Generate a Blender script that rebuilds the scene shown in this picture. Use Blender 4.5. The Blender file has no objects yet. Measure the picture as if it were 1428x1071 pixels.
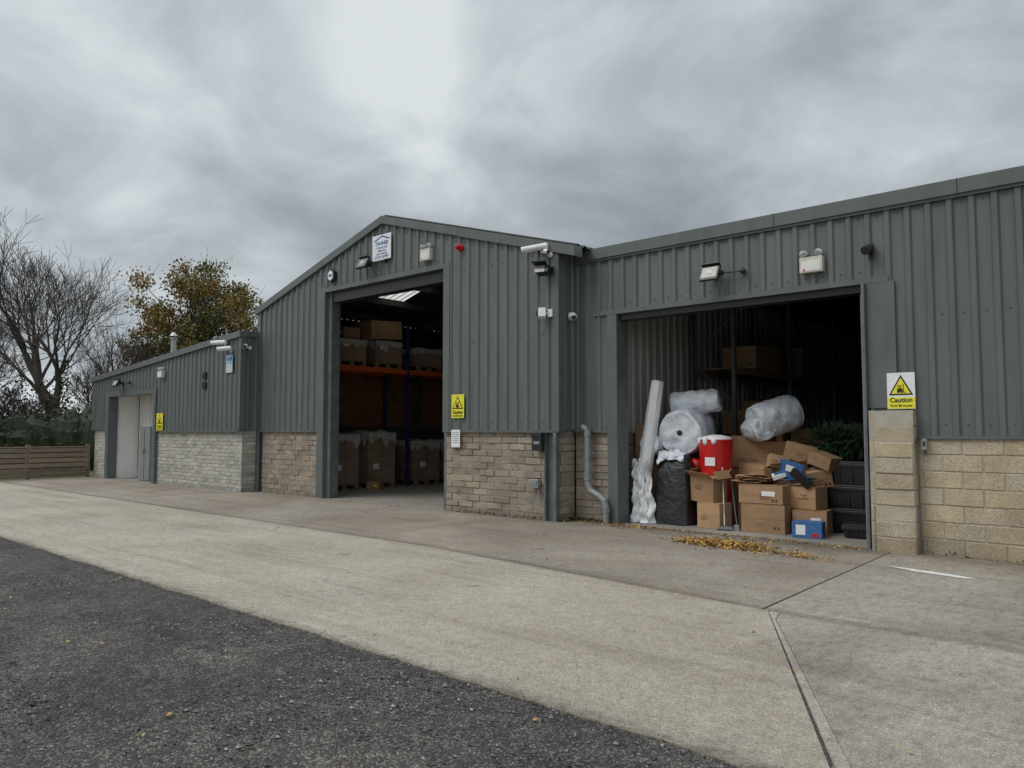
import bpy, math, random
from mathutils import Vector, Matrix, Euler, noise
R = random.Random(7)
scene = bpy.context.scene
COL = scene.collection
rad = math.radians

# ------------------------------------------------------------------ materials
def new_mat(name):
    m = bpy.data.materials.new(name); m.use_nodes = True
    nt = m.node_tree
    return m, nt, nt.nodes['Principled BSDF']

def pmat(name, c1, c2=None, rough=0.6, scale=4.0, stretch=(1,1,1), bump=0.0, bscale=60.0, metal=0.0,
         speck=0.0, sscale=150.0, attr=False, detail=6, bdist=0.01, lo=0.35, hi=0.65):
    m, nt, bs = new_mat(name)
    N, L = nt.nodes, nt.links
    bs.inputs['Roughness'].default_value = rough
    bs.inputs['Metallic'].default_value = metal
    tc = N.new('ShaderNodeTexCoord')
    mp = N.new('ShaderNodeMapping'); mp.inputs['Scale'].default_value = stretch
    L.new(tc.outputs['Object'], mp.inputs['Vector'])
    if c2 is None: c2 = tuple(c*0.82 for c in c1)
    nz = N.new('ShaderNodeTexNoise'); nz.inputs['Scale'].default_value = scale; nz.inputs['Detail'].default_value = detail
    nz.inputs['Roughness'].default_value = 0.6
    L.new(mp.outputs[0], nz.inputs['Vector'])
    cr = N.new('ShaderNodeValToRGB')
    cr.color_ramp.elements[0].position = lo; cr.color_ramp.elements[0].color = (*c1, 1)
    cr.color_ramp.elements[1].position = hi; cr.color_ramp.elements[1].color = (*c2, 1)
    L.new(nz.outputs['Fac'], cr.inputs[0])
    out = cr.outputs[0]
    if speck > 0:
        n2 = N.new('ShaderNodeTexNoise'); n2.inputs['Scale'].default_value = sscale; n2.inputs['Detail'].default_value = 3
        L.new(tc.outputs['Object'], n2.inputs['Vector'])
        mr = N.new('ShaderNodeMapRange'); mr.inputs[1].default_value = 0.3; mr.inputs[2].default_value = 0.7
        mr.inputs[3].default_value = 1-speck; mr.inputs[4].default_value = 1+speck
        L.new(n2.outputs['Fac'], mr.inputs[0])
        mu = N.new('ShaderNodeVectorMath'); mu.operation = 'SCALE'
        L.new(out, mu.inputs[0]); L.new(mr.outputs[0], mu.inputs['Scale']); out = mu.outputs[0]
    if attr:
        at = N.new('ShaderNodeAttribute'); at.attribute_name = 'Col'
        mu = N.new('ShaderNodeVectorMath'); mu.operation = 'MULTIPLY'
        L.new(out, mu.inputs[0]); L.new(at.outputs['Color'], mu.inputs[1]); out = mu.outputs[0]
    L.new(out, bs.inputs['Base Color'])
    if bump > 0:
        nb = N.new('ShaderNodeTexNoise'); nb.inputs['Scale'].default_value = bscale; nb.inputs['Detail'].default_value = 5
        L.new(tc.outputs['Object'], nb.inputs['Vector'])
        bp = N.new('ShaderNodeBump'); bp.inputs['Strength'].default_value = bump; bp.inputs['Distance'].default_value = bdist
        L.new(nb.outputs['Fac'], bp.inputs['Height']); L.new(bp.outputs[0], bs.inputs['Normal'])
    return m

M = {}
M['clad'] = pmat('grey_cladding', (.128,.144,.136), (.098,.112,.106), rough=.40, scale=1.2, stretch=(5,5,.5), speck=.06, sscale=40, bump=.06, bscale=6, attr=True)
M['trim'] = pmat('grey_trim', (.118,.132,.127), (.093,.106,.102), rough=.38, scale=2, stretch=(2,2,.8), bump=.05, bscale=5)
M['steel'] = pmat('painted_steel', (.135,.152,.158), (.09,.10,.102), rough=.45, scale=5, speck=.08)
M['roof'] = pmat('roof_sheet', (.05,.052,.052), (.03,.032,.03), rough=.8, scale=3)
M['inner'] = pmat('inner_sheet', (.50,.49,.46), (.36,.35,.33), rough=.6, scale=1.5, stretch=(3,3,.6))
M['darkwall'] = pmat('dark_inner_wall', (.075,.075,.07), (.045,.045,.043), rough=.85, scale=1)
M['white_in'] = pmat('white_inner_wall', (.82,.81,.78), (.74,.73,.70), rough=.6, scale=1.2)
M['mortar'] = pmat('mortar', (.42,.39,.33), (.32,.30,.26), rough=.95, scale=8, bump=.3)
M['mortar_d'] = pmat('mortar_dark', (.26,.228,.19), (.20,.175,.145), rough=.95, scale=8, bump=.3)
M['blk_cream'] = pmat('cream_block', (.45,.375,.265), (.34,.28,.195), rough=.95, scale=2.2, bump=.8, bscale=50, speck=.30, sscale=70, attr=True)
M['blk_tan'] = pmat('tan_stone', (.325,.272,.212), (.235,.195,.152), rough=.95, scale=3, bump=.9, bscale=30, speck=.3, sscale=60, attr=True)
M['blk_grey'] = pmat('grey_brick', (.43,.42,.37), (.32,.31,.275), rough=.95, scale=3, bump=.7, bscale=35, speck=.25, sscale=60, attr=True)
M['wood'] = pmat('weathered_wood', (.27,.215,.155), (.165,.13,.095), rough=.9, scale=3, stretch=(1,1,12), speck=.2, bump=.3, attr=True)
M['card'] = pmat('cardboard', (.40,.245,.135), (.31,.19,.10), rough=.85, scale=3, speck=.06, sscale=200, attr=True)
M['chip'] = pmat('chipboard', (.24,.10,.042), (.14,.06,.026), rough=.8, scale=5, speck=.25, sscale=60)
M['tape'] = pmat('parcel_tape', (.45,.32,.19), rough=.3, scale=20)
M['white'] = pmat('white_plastic', (.74,.74,.72), (.62,.62,.60), rough=.45, scale=6)
M['wrap'] = pmat('bubble_wrap', (.76,.80,.85), (.60,.65,.72), rough=.25, scale=7, bump=.9, bscale=38, bdist=.02, detail=3)
M['foam'] = pmat('foam_sheet', (.80,.80,.80), (.70,.71,.72), rough=.5, scale=5, bump=.4, bscale=14, bdist=.02)
M['black'] = pmat('black_plastic', (.014,.014,.015), (.022,.022,.023), rough=.35, scale=8)
M['blackbag'] = pmat('black_bag', (.014,.015,.016), (.03,.031,.032), rough=.38, scale=6, bump=.8, bscale=9, bdist=.04)
M['red'] = pmat('red_plastic', (.62,.015,.015), (.48,.01,.01), rough=.32, scale=6)
M['blue'] = pmat('rack_blue', (.015,.035,.12), (.012,.025,.085), rough=.45, scale=6)
M['orange'] = pmat('rack_orange', (.62,.12,.025), (.5,.09,.02), rough=.45, scale=6)
M['bluepr'] = pmat('blue_print', (.03,.10,.28), (.05,.16,.36), rough=.5, scale=14)
M['yellow'] = pmat('sign_yellow', (.80,.72,.04), (.72,.64,.04), rough=.4, scale=5)
M['signw'] = pmat('sign_white', (.78,.79,.79), (.70,.71,.71), rough=.35, scale=4)
M['signb'] = pmat('sign_black', (.012,.012,.012), rough=.5)
M['ink'] = pmat('printed_ink', (.10,.06,.035), rough=.7)
M['signblue'] = pmat('sign_blue', (.03,.12,.38), rough=.5)
M['signlb'] = pmat('sign_light_blue', (.30,.50,.62), rough=.5)
M['greypl'] = pmat('grey_plastic', (.24,.26,.265), (.18,.20,.20), rough=.45, scale=7)
M['galv'] = pmat('galvanised', (.42,.43,.43), (.34,.35,.35), rough=.4, metal=.6, scale=10)
M['beige'] = pmat('aged_casing', (.60,.58,.49), (.50,.48,.41), rough=.45, scale=9)
M['lens'] = pmat('lamp_glass', (.25,.25,.24), (.18,.18,.17), rough=.08, scale=10)
M['mouldy'] = pmat('pallet_wood', (.30,.21,.12), (.2,.14,.08), rough=.9, scale=5, stretch=(1,8,1))
M['shrink'] = pmat('shrink_wrapped_card', (.34,.235,.165), (.23,.155,.11), rough=.14, scale=3, bump=.6, bscale=7, bdist=.03)
M['film'] = pmat('stretch_film', (.56,.55,.53), (.42,.38,.34), rough=.14, scale=9, bump=.9, bscale=12, bdist=.03)
M['paint'] = pmat('worn_white_paint', (.72,.72,.70), (.42,.40,.36), rough=.8, scale=9, lo=.48, hi=.66)
M['bark'] = pmat('bark', (.085,.072,.06), (.05,.043,.035), rough=.95, scale=6)
M['twig'] = pmat('twig', (.105,.085,.072), (.075,.06,.052), rough=.95, scale=2)
M['fir'] = pmat('artificial_fir', (.012,.04,.016), (.02,.06,.025), rough=.7, scale=20)
def leafmat(n, c):
    return pmat(n, c, tuple(x*.65 for x in c), rough=.7, scale=1.3, lo=.3, hi=.7)
LEAF_Y = [leafmat('leaf_ochre',(.32,.20,.035)), leafmat('leaf_olive',(.19,.155,.035)), leafmat('leaf_green',(.095,.105,.028)),
          leafmat('leaf_rust',(.27,.135,.03))]
LEAF_H = [leafmat('hedge_dark',(.028,.04,.014)), leafmat('hedge_green',(.045,.06,.02)), leafmat('hedge_brown',(.055,.04,.022))]
LEAF_B = [leafmat('scrub_brown',(.075,.048,.034)), leafmat('scrub_russet',(.10,.058,.038)), LEAF_H[0], LEAF_H[2]]
LEAF_L = [leafmat('litter_orange',(.50,.25,.06)), leafmat('litter_brown',(.24,.12,.04)), leafmat('litter_yellow',(.55,.38,.09))]

m, nt, bs = new_mat('rooflight'); N,L = nt.nodes, nt.links
tl = N.new('ShaderNodeBsdfTranslucent'); tl.inputs[0].default_value=(.8,.8,.74,1)
df = N.new('ShaderNodeBsdfDiffuse'); df.inputs[0].default_value=(.5,.5,.46,1)
ms = N.new('ShaderNodeMixShader'); ms.inputs[0].default_value=.25
L.new(tl.outputs[0],ms.inputs[1]); L.new(df.outputs[0],ms.inputs[2]); L.new(ms.outputs[0],N['Material Output'].inputs[0])
M['rooflight']=m

def concrete(name, ca, cb, cstain, brush=0.0, joints=True, mott=0.0):
    m, nt, bs = new_mat(name); N,L = nt.nodes, nt.links
    bs.inputs['Roughness'].default_value=.9
    tc=N.new('ShaderNodeTexCoord')
    def nz(s,d=6,r=.6,vec=None,dist=0):
        n=N.new('ShaderNodeTexNoise'); n.inputs['Scale'].default_value=s; n.inputs['Detail'].default_value=d
        n.inputs['Roughness'].default_value=r; n.inputs['Distortion'].default_value=dist
        L.new(vec or tc.outputs['Object'],n.inputs['Vector']); return n.outputs['Fac']
    def ramp(f,p0,c0,p1,c1):
        r=N.new('ShaderNodeValToRGB'); e=r.color_ramp.elements
        e[0].position=p0;e[0].color=(*c0,1);e[1].position=p1;e[1].color=(*c1,1); L.new(f,r.inputs[0]); return r.outputs[0]
    def mult(a,b):
        u=N.new('ShaderNodeVectorMath');u.operation='MULTIPLY';L.new(a,u.inputs[0]);L.new(b,u.inputs[1]);return u.outputs[0]
    def mth(op,a,b=0.0):
        u=N.new('ShaderNodeMath');u.operation=op
        for i,v in enumerate((a,b)):
            if isinstance(v,(int,float)): u.inputs[i].default_value=v
            else: L.new(v,u.inputs[i])
        return u.outputs[0]
    base=ramp(nz(.7,8,.62),.32,ca,.68,cb)
    base=mult(base,ramp(nz(95,3,.6),.36,(.58,.57,.55),.62,(1.2,1.2,1.2)))
    base=mult(base,ramp(nz(12,6,.7),.3,(.80,.79,.77),.7,(1.12,1.12,1.12)))
    base=mult(base,ramp(nz(.35,5,.6,dist=.8),.40,cstain,.60,(1,1,1)))
    base=mult(base,ramp(nz(3.1,4,.6),.27,(.66,.64,.62),.38,(1,1,1)))
    base=mult(base,ramp(nz(38,2,.5),.24,(.45,.43,.40),.30,(1,1,1)))
    mp0=N.new('ShaderNodeMapping'); mp0.inputs['Scale'].default_value=(.22,2.6,1); mp0.inputs['Rotation'].default_value=(0,0,rad(-14))
    L.new(tc.outputs['Object'],mp0.inputs['Vector'])
    base=mult(base,ramp(nz(1.1,5,.6,mp0.outputs[0],.4),.34,(.82,.81,.80),.50,(1,1,1)))
    if mott:
        v=N.new('ShaderNodeTexVoronoi');v.inputs['Scale'].default_value=7;v.inputs['Randomness'].default_value=.8
        mp1=N.new('ShaderNodeMapping'); mp1.inputs['Scale'].default_value=(1.8,.8,1); mp1.inputs['Rotation'].default_value=(0,0,rad(35))
        L.new(tc.outputs['Object'],mp1.inputs['Vector']);L.new(mp1.outputs[0],v.inputs['Vector'])
        base=mult(base,ramp(v.outputs['Distance'],.05,(1-mott,1-mott,1-mott),.5,(1.06,1.06,1.05)))
    if joints:
        sp=N.new('ShaderNodeSeparateXYZ');L.new(tc.outputs['Object'],sp.inputs[0])
        jy=mth('SUBTRACT',7.16,mth('MULTIPLY',mth('MINIMUM',mth('MAXIMUM',mth('ADD',sp.outputs[0],8.0),0.0),5.2),.1))
        d=mth('ABSOLUTE',mth('SUBTRACT',sp.outputs[1],jy))
        d=mth('ADD',d,mth('MULTIPLY',mth('SUBTRACT',nz(5,5,.7),.5),.25))
        base=mult(base,ramp(d,.0,(.66,.64,.61),.13,(1,1,1)))
        w=mth('SUBTRACT',11.0,sp.outputs[1]); w=mth('ADD',w,mth('MULTIPLY',mth('SUBTRACT',nz(2.2,5,.7),.5),1.0))
        base=mult(base,ramp(w,.1,(.62,.59,.55),.85,(1,1,1)))
        ed=mth('ADD',mth('SUBTRACT',sp.outputs[1],3.5),mth('MULTIPLY',mth('SUBTRACT',nz(6,5,.7),.5),.3))
        base=mult(base,ramp(ed,.0,(.55,.54,.52),.14,(1,1,1)))
    L.new(base,bs.inputs['Base Color'])
    mp=N.new('ShaderNodeMapping'); mp.inputs['Scale'].default_value=(60,6,1); mp.inputs['Rotation'].default_value=(0,0,rad(12))
    L.new(tc.outputs['Object'],mp.inputs['Vector'])
    h=N.new('ShaderNodeMath');h.operation='MULTIPLY_ADD'; L.new(nz(1.0,3,.5,mp.outputs[0]),h.inputs[0]); h.inputs[1].default_value=brush; L.new(nz(70,5,.7),h.inputs[2])
    bp=N.new('ShaderNodeBump');bp.inputs['Strength'].default_value=.9;bp.inputs['Distance'].default_value=.012
    L.new(h.outputs[0],bp.inputs['Height']);L.new(bp.outputs[0],bs.inputs['Normal'])
    return m
M['conc']=concrete('concrete_light',(.49,.437,.37),(.405,.358,.303),(.87,.86,.84),.3)
M['conc2']=concrete('concrete_apron',(.40,.352,.295),(.30,.263,.222),(.76,.74,.71),.3)
M['conc3']=concrete('concrete_brushed',(.44,.395,.34),(.34,.305,.265),(.80,.79,.77),1.3,mott=.18)
M['strip']=concrete('concrete_strip',(.47,.43,.375),(.41,.37,.325),(.9,.9,.9),.1,joints=False)
M['floor']=concrete('concrete_indoor',(.40,.37,.33),(.30,.28,.25),(.8,.8,.8),.0,joints=False)
m, nt, bs = new_mat('asphalt'); N,L = nt.nodes, nt.links
bs.inputs['Roughness'].default_value=.9
tc=N.new('ShaderNodeTexCoord')
vo=N.new('ShaderNodeTexVoronoi');vo.inputs['Scale'].default_value=85;L.new(tc.outputs['Object'],vo.inputs['Vector'])
hs=N.new('ShaderNodeSeparateColor');L.new(vo.outputs['Color'],hs.inputs[0])
cr=N.new('ShaderNodeValToRGB');e=cr.color_ramp.elements
e[0].position=.1;e[0].color=(.033,.032,.032,1);e[1].position=.97;e[1].color=(.19,.18,.168,1)
x=cr.color_ramp.elements.new(.72);x.color=(.070,.068,.065,1)
L.new(hs.outputs[0],cr.inputs[0])
def anz(s,d,r,p0,c0,p1,c1):
    n=N.new('ShaderNodeTexNoise');n.inputs['Scale'].default_value=s;n.inputs['Detail'].default_value=d;n.inputs['Roughness'].default_value=r;L.new(tc.outputs['Object'],n.inputs['Vector'])
    c2=N.new('ShaderNodeValToRGB');e=c2.color_ramp.elements;e[0].position=p0;e[0].color=(*c0,1);e[1].position=p1;e[1].color=(*c1,1);L.new(n.outputs['Fac'],c2.inputs[0]);return c2.outputs[0]
mu=N.new('ShaderNodeVectorMath');mu.operation='MULTIPLY';L.new(cr.outputs[0],mu.inputs[0]);L.new(anz(.8,8,.7,.36,(.58,.57,.56),.66,(1.5,1.43,1.32)),mu.inputs[1])
mu2=N.new('ShaderNodeVectorMath');mu2.operation='MULTIPLY';L.new(mu.outputs[0],mu2.inputs[0]);L.new(anz(7,5,.75,.36,(.58,.58,.58),.62,(1.3,1.3,1.3)),mu2.inputs[1]);L.new(mu2.outputs[0],bs.inputs['Base Color'])
bp=N.new('ShaderNodeBump');bp.inputs['Strength'].default_value=1;bp.inputs['Distance'].default_value=.012
L.new(vo.outputs['Distance'],bp.inputs['Height']);bp.invert=True;L.new(bp.outputs[0],bs.inputs['Normal'])
M['asph']=m
M['stone']=pmat('loose_stone',(.17,.165,.155),(.075,.073,.07),rough=.9,scale=30,attr=True)
M['grass']=pmat('rough_grass',(.05,.07,.02),(.09,.085,.035),rough=.95,scale=2,speck=.4,sscale=40,bump=.5)

# ------------------------------------------------------------------ mesh builder
class B:
    def __init__(s): s.v=[];s.f=[];s.m=[];s.c=[];s.s=[];s.mats=[]
    def mi(s,k):
        mt = M[k] if isinstance(k,str) else k
        if mt not in s.mats: s.mats.append(mt)
        return s.mats.index(mt)
    def face(s,pts,mat,col=1.0,smooth=False):
        i=len(s.v); s.v+= [tuple(p) for p in pts]; s.f.append(tuple(range(i,i+len(pts))))
        s.m.append(s.mi(mat)); s.c.append(col); s.s.append(smooth)
    def mesh(s,vs,fs,mat,col=1.0,smooth=False):
        i=len(s.v); s.v+=[tuple(p) for p in vs]; k=s.mi(mat)
        for f in fs: s.f.append(tuple(a+i for a in f)); s.m.append(k); s.c.append(col); s.s.append(smooth)
    def box(s,c,d,mat,rot=(0,0,0),col=1.0):
        E=Euler([rad(a) for a in rot]).to_matrix(); c=Vector(c)
        vs=[c+E@Vector((x*d[0]/2,y*d[1]/2,z*d[2]/2)) for x in(-1,1) for y in(-1,1) for z in(-1,1)]
        s.mesh(vs,[(0,1,3,2),(4,6,7,5),(0,4,5,1),(2,3,7,6),(0,2,6,4),(1,5,7,3)],mat,col)
    def bx(s,x0,x1,y0,y1,z0,z1,mat,col=1.0):
        s.box(((x0+x1)/2,(y0+y1)/2,(z0+z1)/2),(x1-x0,y1-y0,z1-z0),mat,col=col)
    def cyl(s,p0,p1,r0,r1,mat,n=20,caps=True,jit=0,rings=1,col=1.0):
        p0=Vector(p0);p1=Vector(p1);d=(p1-p0).normalized();a=d.orthogonal().normalized();b=d.cross(a)
        vs=[]
        for j in range(rings+1):
            t=j/rings
            for k in range(n):
                th=2*math.pi*k/n; r=(r0+(r1-r0)*t)*(1+(R.uniform(-jit,jit) if jit else 0))
                vs.append(p0.lerp(p1,t)+(a*math.cos(th)+b*math.sin(th))*r)
        fs=[(j*n+k,j*n+(k+1)%n,(j+1)*n+(k+1)%n,(j+1)*n+k) for j in range(rings) for k in range(n)]
        s.mesh(vs,fs,mat,col,True)
        if caps:
            s.mesh(vs[:n],[tuple(reversed(range(n)))],mat,col); s.mesh(vs[-n:],[tuple(range(n))],mat,col)
    def ball(s,c,r,mat,n=14,m=9,jit=0,col=1.0):
        c=Vector(c); r=Vector(r) if not isinstance(r,(int,float)) else Vector((r,r,r)); vs=[]
        for j in range(m+1):
            ph=math.pi*j/m
            for k in range(n):
                th=2*math.pi*k/n; q=1+(R.uniform(-jit,jit) if jit else 0)
                vs.append(c+Vector((r.x*math.sin(ph)*math.cos(th)*q,r.y*math.sin(ph)*math.sin(th)*q,r.z*math.cos(ph)*q)))
        s.mesh(vs,[(j*n+k,(j+1)*n+k,(j+1)*n+(k+1)%n,j*n+(k+1)%n) for j in range(m) for k in range(n)],mat,col,True)
    def finish(s,name,parent=None,bevel=0,recentre=None):
        if recentre is None: recentre = parent is None
        off=Vector((0,0,0))
        if recentre and s.v:
            xs=[v[0] for v in s.v];ys=[v[1] for v in s.v];zs=[v[2] for v in s.v]
            off=Vector(((min(xs)+max(xs))/2,(min(ys)+max(ys))/2,min(zs)))
        me=bpy.data.meshes.new(name); me.from_pydata([tuple(Vector(v)-off) for v in s.v],[],s.f)
        for mt in s.mats: me.materials.append(mt)
        me.polygons.foreach_set('material_index',s.m); me.polygons.foreach_set('use_smooth',s.s)
        ca=me.color_attributes.new('Col','FLOAT_COLOR','CORNER')
        buf=[]
        for f,c in zip(s.f,s.c):
            cc=(c,c,c,1) if isinstance(c,(int,float)) else (*c,1)
            buf+= list(cc)*len(f)
        ca.data.foreach_set('color',buf)
        me.update()
        ob=bpy.data.objects.new(name,me); ob.location=off; COL.objects.link(ob)
        if parent: ob.parent=parent
        if bevel:
            mo=ob.modifiers.new('bevel','BEVEL');mo.width=bevel;mo.segments=2;mo.limit_method='ANGLE'
        return ob
def empty(name,loc=(0,0,0)):
    e=bpy.data.objects.new(name,None);e.location=loc;e.empty_display_size=.3;COL.objects.link(e);return e
def text(s,size,x,y,z,mat,parent,name='lettering',align='CENTER',bold=0.0):
    c=bpy.data.curves.new(name,'FONT');c.body=s;c.size=size;c.align_x=align;c.align_y='CENTER';c.extrude=.0008;c.offset=bold
    c.materials.append(M[mat]); o=bpy.data.objects.new(name,c);COL.objects.link(o)
    o.rotation_euler=(rad(90),0,0);o.location=Vector((x,y,z))-parent.location;o.parent=parent;return o

# ------------------------------------------------------------------ cladding / blocks
PITCH=.25
def profile(a0,a1,extra=(),pitch=PITCH):
    st=[(0,0),(.56,0),(.66,1),(.90,1)]
    pts=[]
    k=math.floor(a0/pitch)-1
    while k*pitch<a1+pitch:
        for t,d in st: pts.append(((k+t)*pitch,d))
        k+=1
    def dep(a):
        for (p,d),(q,e) in zip(pts,pts[1:]):
            if p<=a<=q: return d+(e-d)*(a-p)/(q-p) if q>p else d
        return 0
    xs=[a0]+[p for p,_ in pts if a0+1e-4<p<a1-1e-4]+[a1]+[e for e in extra if a0<e<a1]
    xs=sorted(set(xs)); return [(a,dep(a)) for a in xs]
def clad(b,axis,a0,a1,plane,out,zb,zt,mat='clad',depth=.032,extra=()):
    zbf=zb if callable(zb) else (lambda a:zb); ztf=zt if callable(zt) else (lambda a:zt)
    pr=profile(a0,a1,extra)
    def P(a,d,z):
        o=plane+out*d*depth
        return (a,o,z) if axis=='x' else (o,a,z)
    for (a,d),(c,e) in zip(pr,pr[1:]):
        sheet=random.Random(math.floor((a+c)/2)+int(plane*10)).uniform(.93,1.07)
        b.face([P(a,d,zbf(a)),P(c,e,zbf(c)),P(c,e,ztf(c)),P(a,d,ztf(a))],mat,sheet)
def screws(b,a0,a1,plane,rows,every=1):
    k=math.ceil(a0/PITCH)
    while k*PITCH<a1:
        a=(k+.28)*PITCH
        if a0<a<a1 and k%every==0:
            for z in rows:
                zz=z(a) if callable(z) else z
                b.cyl((a,plane,zz),(a,plane-.014,zz),.015,.010,'steel',n=6)
        k+=1
def blocks(b,axis,a0,a1,z0,z1,plane,out,bw,bh,mat,mort='mortar',rough=.006,cv=.14,tint=.04,stag=.5):
    rows=max(1,round((z1-z0)/bh)); bh=(z1-z0)/rows; g=.012
    def P(a,o,z): return (a,plane+out*o,z) if axis=='x' else (plane+out*o,a,z)
    b.face([P(a0,-.012,z0),P(a1,-.012,z0),P(a1,-.012,z1),P(a0,-.012,z1)],mort)
    for r in range(rows):
        off=(r%2)*stag*bw; k=math.floor(a0/bw)-1
        while True:
            s=k*bw+off; e=s+bw; k+=1
            if e<=a0+.03: continue
            if s>=a1-.03: break
            s=max(s,a0);e=min(e,a1); sa=s+g/2;ea=e-g/2;lo=z0+r*bh+g/2;hi=z0+(r+1)*bh-g/2
            q=R.uniform(-rough,rough); c=1+R.gauss(0,cv); c=max(.6,min(1.3,c)); t=R.uniform(-tint,tint)
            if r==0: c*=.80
            col=(c*(1+t),c,c*(1-t*1.4))
            i=.008
            bk=[P(sa,-.012,lo),P(ea,-.012,lo),P(ea,-.012,hi),P(sa,-.012,hi)]
            j=lambda:R.uniform(-.004,.004)
            fr=[P(sa+i+j(),q+j(),lo+i+j()),P(ea-i+j(),q+j(),lo+i+j()),P(ea-i+j(),q+j(),hi-i+j()),P(sa+i+j(),q+j(),hi-i+j())]
            b.mesh(bk+fr,[(4,5,6,7),(0,1,5,4),(1,2,6,5),(2,3,7,6),(3,0,4,7)],mat,col)

# ================================================================== BUILDING
W=empty('warehouse_building')
LX0,LX1,LY=-28.2,-18.34,10.0
CX0,CX1,CY,CA=-18.34,-8.34,10.5,-13.2
RX0,RX1,RY=-8.34,12.0,11.0
lt=lambda x: 3.40+(x+28.3)*(4.16-3.40)/9.95
ct=lambda x: 6.30-.287*abs(x-CA)
RZ=4.74
b=B()
clad(b,'x',LX0,-26.95,LY,-1,1.6,lambda a:lt(a)-.04)
clad(b,'x',-26.95,-23.3,LY,-1,2.86,lambda a:lt(a)-.04)
clad(b,'x',-23.3,LX1,LY,-1,1.6,lambda a:lt(a)-.04)
clad(b,'y',LY,CY,LX1,1,1.6,4.12)
clad(b,'y',LY,22,LX0,-1,1.6,3.38)
b.finish('left_bay_cladding',W)
b=B()
screws(b,-23.2,-18.5,LY-.0,[1.75,2.8]); screws(b,-28,-18.5,LY-.0,[lambda a:lt(a)-.25])
screws(b,-18.2,-15.6,CY-.0,[1.75,3.3,4.6]); screws(b,-11.1,-8.4,CY,[1.75,3.3,4.75]); screws(b,-18,-8.6,CY,[lambda a:ct(a)-.28])
screws(b,-15.4,-11.2,CY,[5.02])
screws(b,-8.2,8,RY,[RZ-.22]); screws(b,-7.4,-3.3,RY,[3.78]); screws(b,-2.6,8,RY,[1.68,3.1]); 
b.finish('cladding_screws',W)
b=B()
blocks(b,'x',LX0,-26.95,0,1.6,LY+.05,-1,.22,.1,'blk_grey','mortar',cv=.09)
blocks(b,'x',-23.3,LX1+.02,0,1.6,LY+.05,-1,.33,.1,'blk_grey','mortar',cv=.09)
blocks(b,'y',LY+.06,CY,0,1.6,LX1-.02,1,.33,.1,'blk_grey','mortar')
b.bx(LX0,-26.95,LY+.07,LY+.25,0,1.6,'mortar'); b.bx(-23.3,LX1-.06,LY+.07,LY+.25,0,1.6,'mortar')
b.finish('left_bay_brickwork',W)
b=B()
x0,x1=LX0-.25,LX1+.06; th=.16
b.mesh([(x0,LY-.09,lt(x0)-th),(x1,LY-.09,lt(x1)-th),(x1,LY-.09,lt(x1)),(x0,LY-.09,lt(x0)),
        (x0,LY+.1,lt(x0)-th),(x1,LY+.1,lt(x1)-th),(x1,LY+.1,lt(x1)),(x0,LY+.1,lt(x0))],
       [(0,1,2,3),(1,5,6,2),(4,7,6,5),(0,3,7,4),(3,2,6,7),(0,4,5,1)],'trim')
b.bx(LX1+.0,LX1+.06,LY+.1,CY,4.02,4.17,'trim')
b.bx(LX1-.08,LX1+.045,LY-.045,LY+.1,1.58,4.0,'trim')
b.bx(LX0-.04,LX0+.1,LY-.04,LY+.1,1.58,3.25,'trim')
b.bx(-23.3,LX1+.05,LY-.045,LY+.02,1.555,1.6,'trim')
b.bx(-27.02,-26.8,LY-.05,LY+.25,0,2.86,'steel');b.bx(-23.42,-23.25,LY-.05,LY+.25,0,2.86,'steel')
b.bx(-26.8,-23.42,LY-.05,LY+.25,2.7,2.86,'trim')
b.finish('left_bay_trim',W)
b=B()
b.bx(-26.8,-23.3,10.95,11.05,0,3.3,'white_in'); b.bx(-26.95,-26.85,LY+.26,10.95,0,3.3,'white_in'); b.bx(-23.3,-23.2,LY+.26,10.95,0,3.3,'white_in')
b.bx(-26.95,-23.2,LY+.26,11.05,3.0,3.08,'white_in')
for k in range(1,4): b.bx(-26.8+k*.87,-26.785+k*.87,10.944,10.951,0,3.0,'greypl')
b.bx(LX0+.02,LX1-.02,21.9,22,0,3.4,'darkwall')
b.mesh([(LX0-.2,LY+.1,lt(LX0)-.05),(LX1,LY+.1,lt(LX1)-.05),(LX1,22,lt(LX1)-.05),(LX0-.2,22,lt(LX0)-.05)],[(0,1,2,3)],'roof')
b.finish('left_bay_interior',W)

b=B()
clad(b,'x',CX0,-15.5,CY,-1,1.6,lambda a:ct(a)-.05)
clad(b,'x',-15.5,-11.2,CY,-1,4.9,lambda a:ct(a)-.05,extra=(CA,))
clad(b,'x',-11.2,CX1,CY,-1,1.6,lambda a:ct(a)-.05)
clad(b,'y',CY,RY,CX1,1,1.6,4.8)
clad(b,'y',CY+.5,30,CX0,-1,1.0,4.8)
b.finish('centre_bay_cladding',W)
b=B()
K_=dict(rough=.012,tint=.035,cv=.09)
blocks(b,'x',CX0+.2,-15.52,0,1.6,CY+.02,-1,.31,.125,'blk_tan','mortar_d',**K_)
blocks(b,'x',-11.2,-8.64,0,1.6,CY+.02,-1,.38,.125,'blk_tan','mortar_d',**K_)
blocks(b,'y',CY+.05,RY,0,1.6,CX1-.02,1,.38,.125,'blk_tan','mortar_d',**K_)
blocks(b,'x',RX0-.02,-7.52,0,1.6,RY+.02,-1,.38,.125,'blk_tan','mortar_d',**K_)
b.bx(CX0+.2,-15.52,CY+.04,CY+.25,0,1.6,'mortar_d');b.bx(-11.2,-8.64,CY+.04,CY+.25,0,1.6,'mortar_d')
b.bx(RX0,-7.52,RY+.04,RY+.25,0,1.6,'mortar_d'); 
b.finish('centre_bay_blockwork',W)
b=B()
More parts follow.
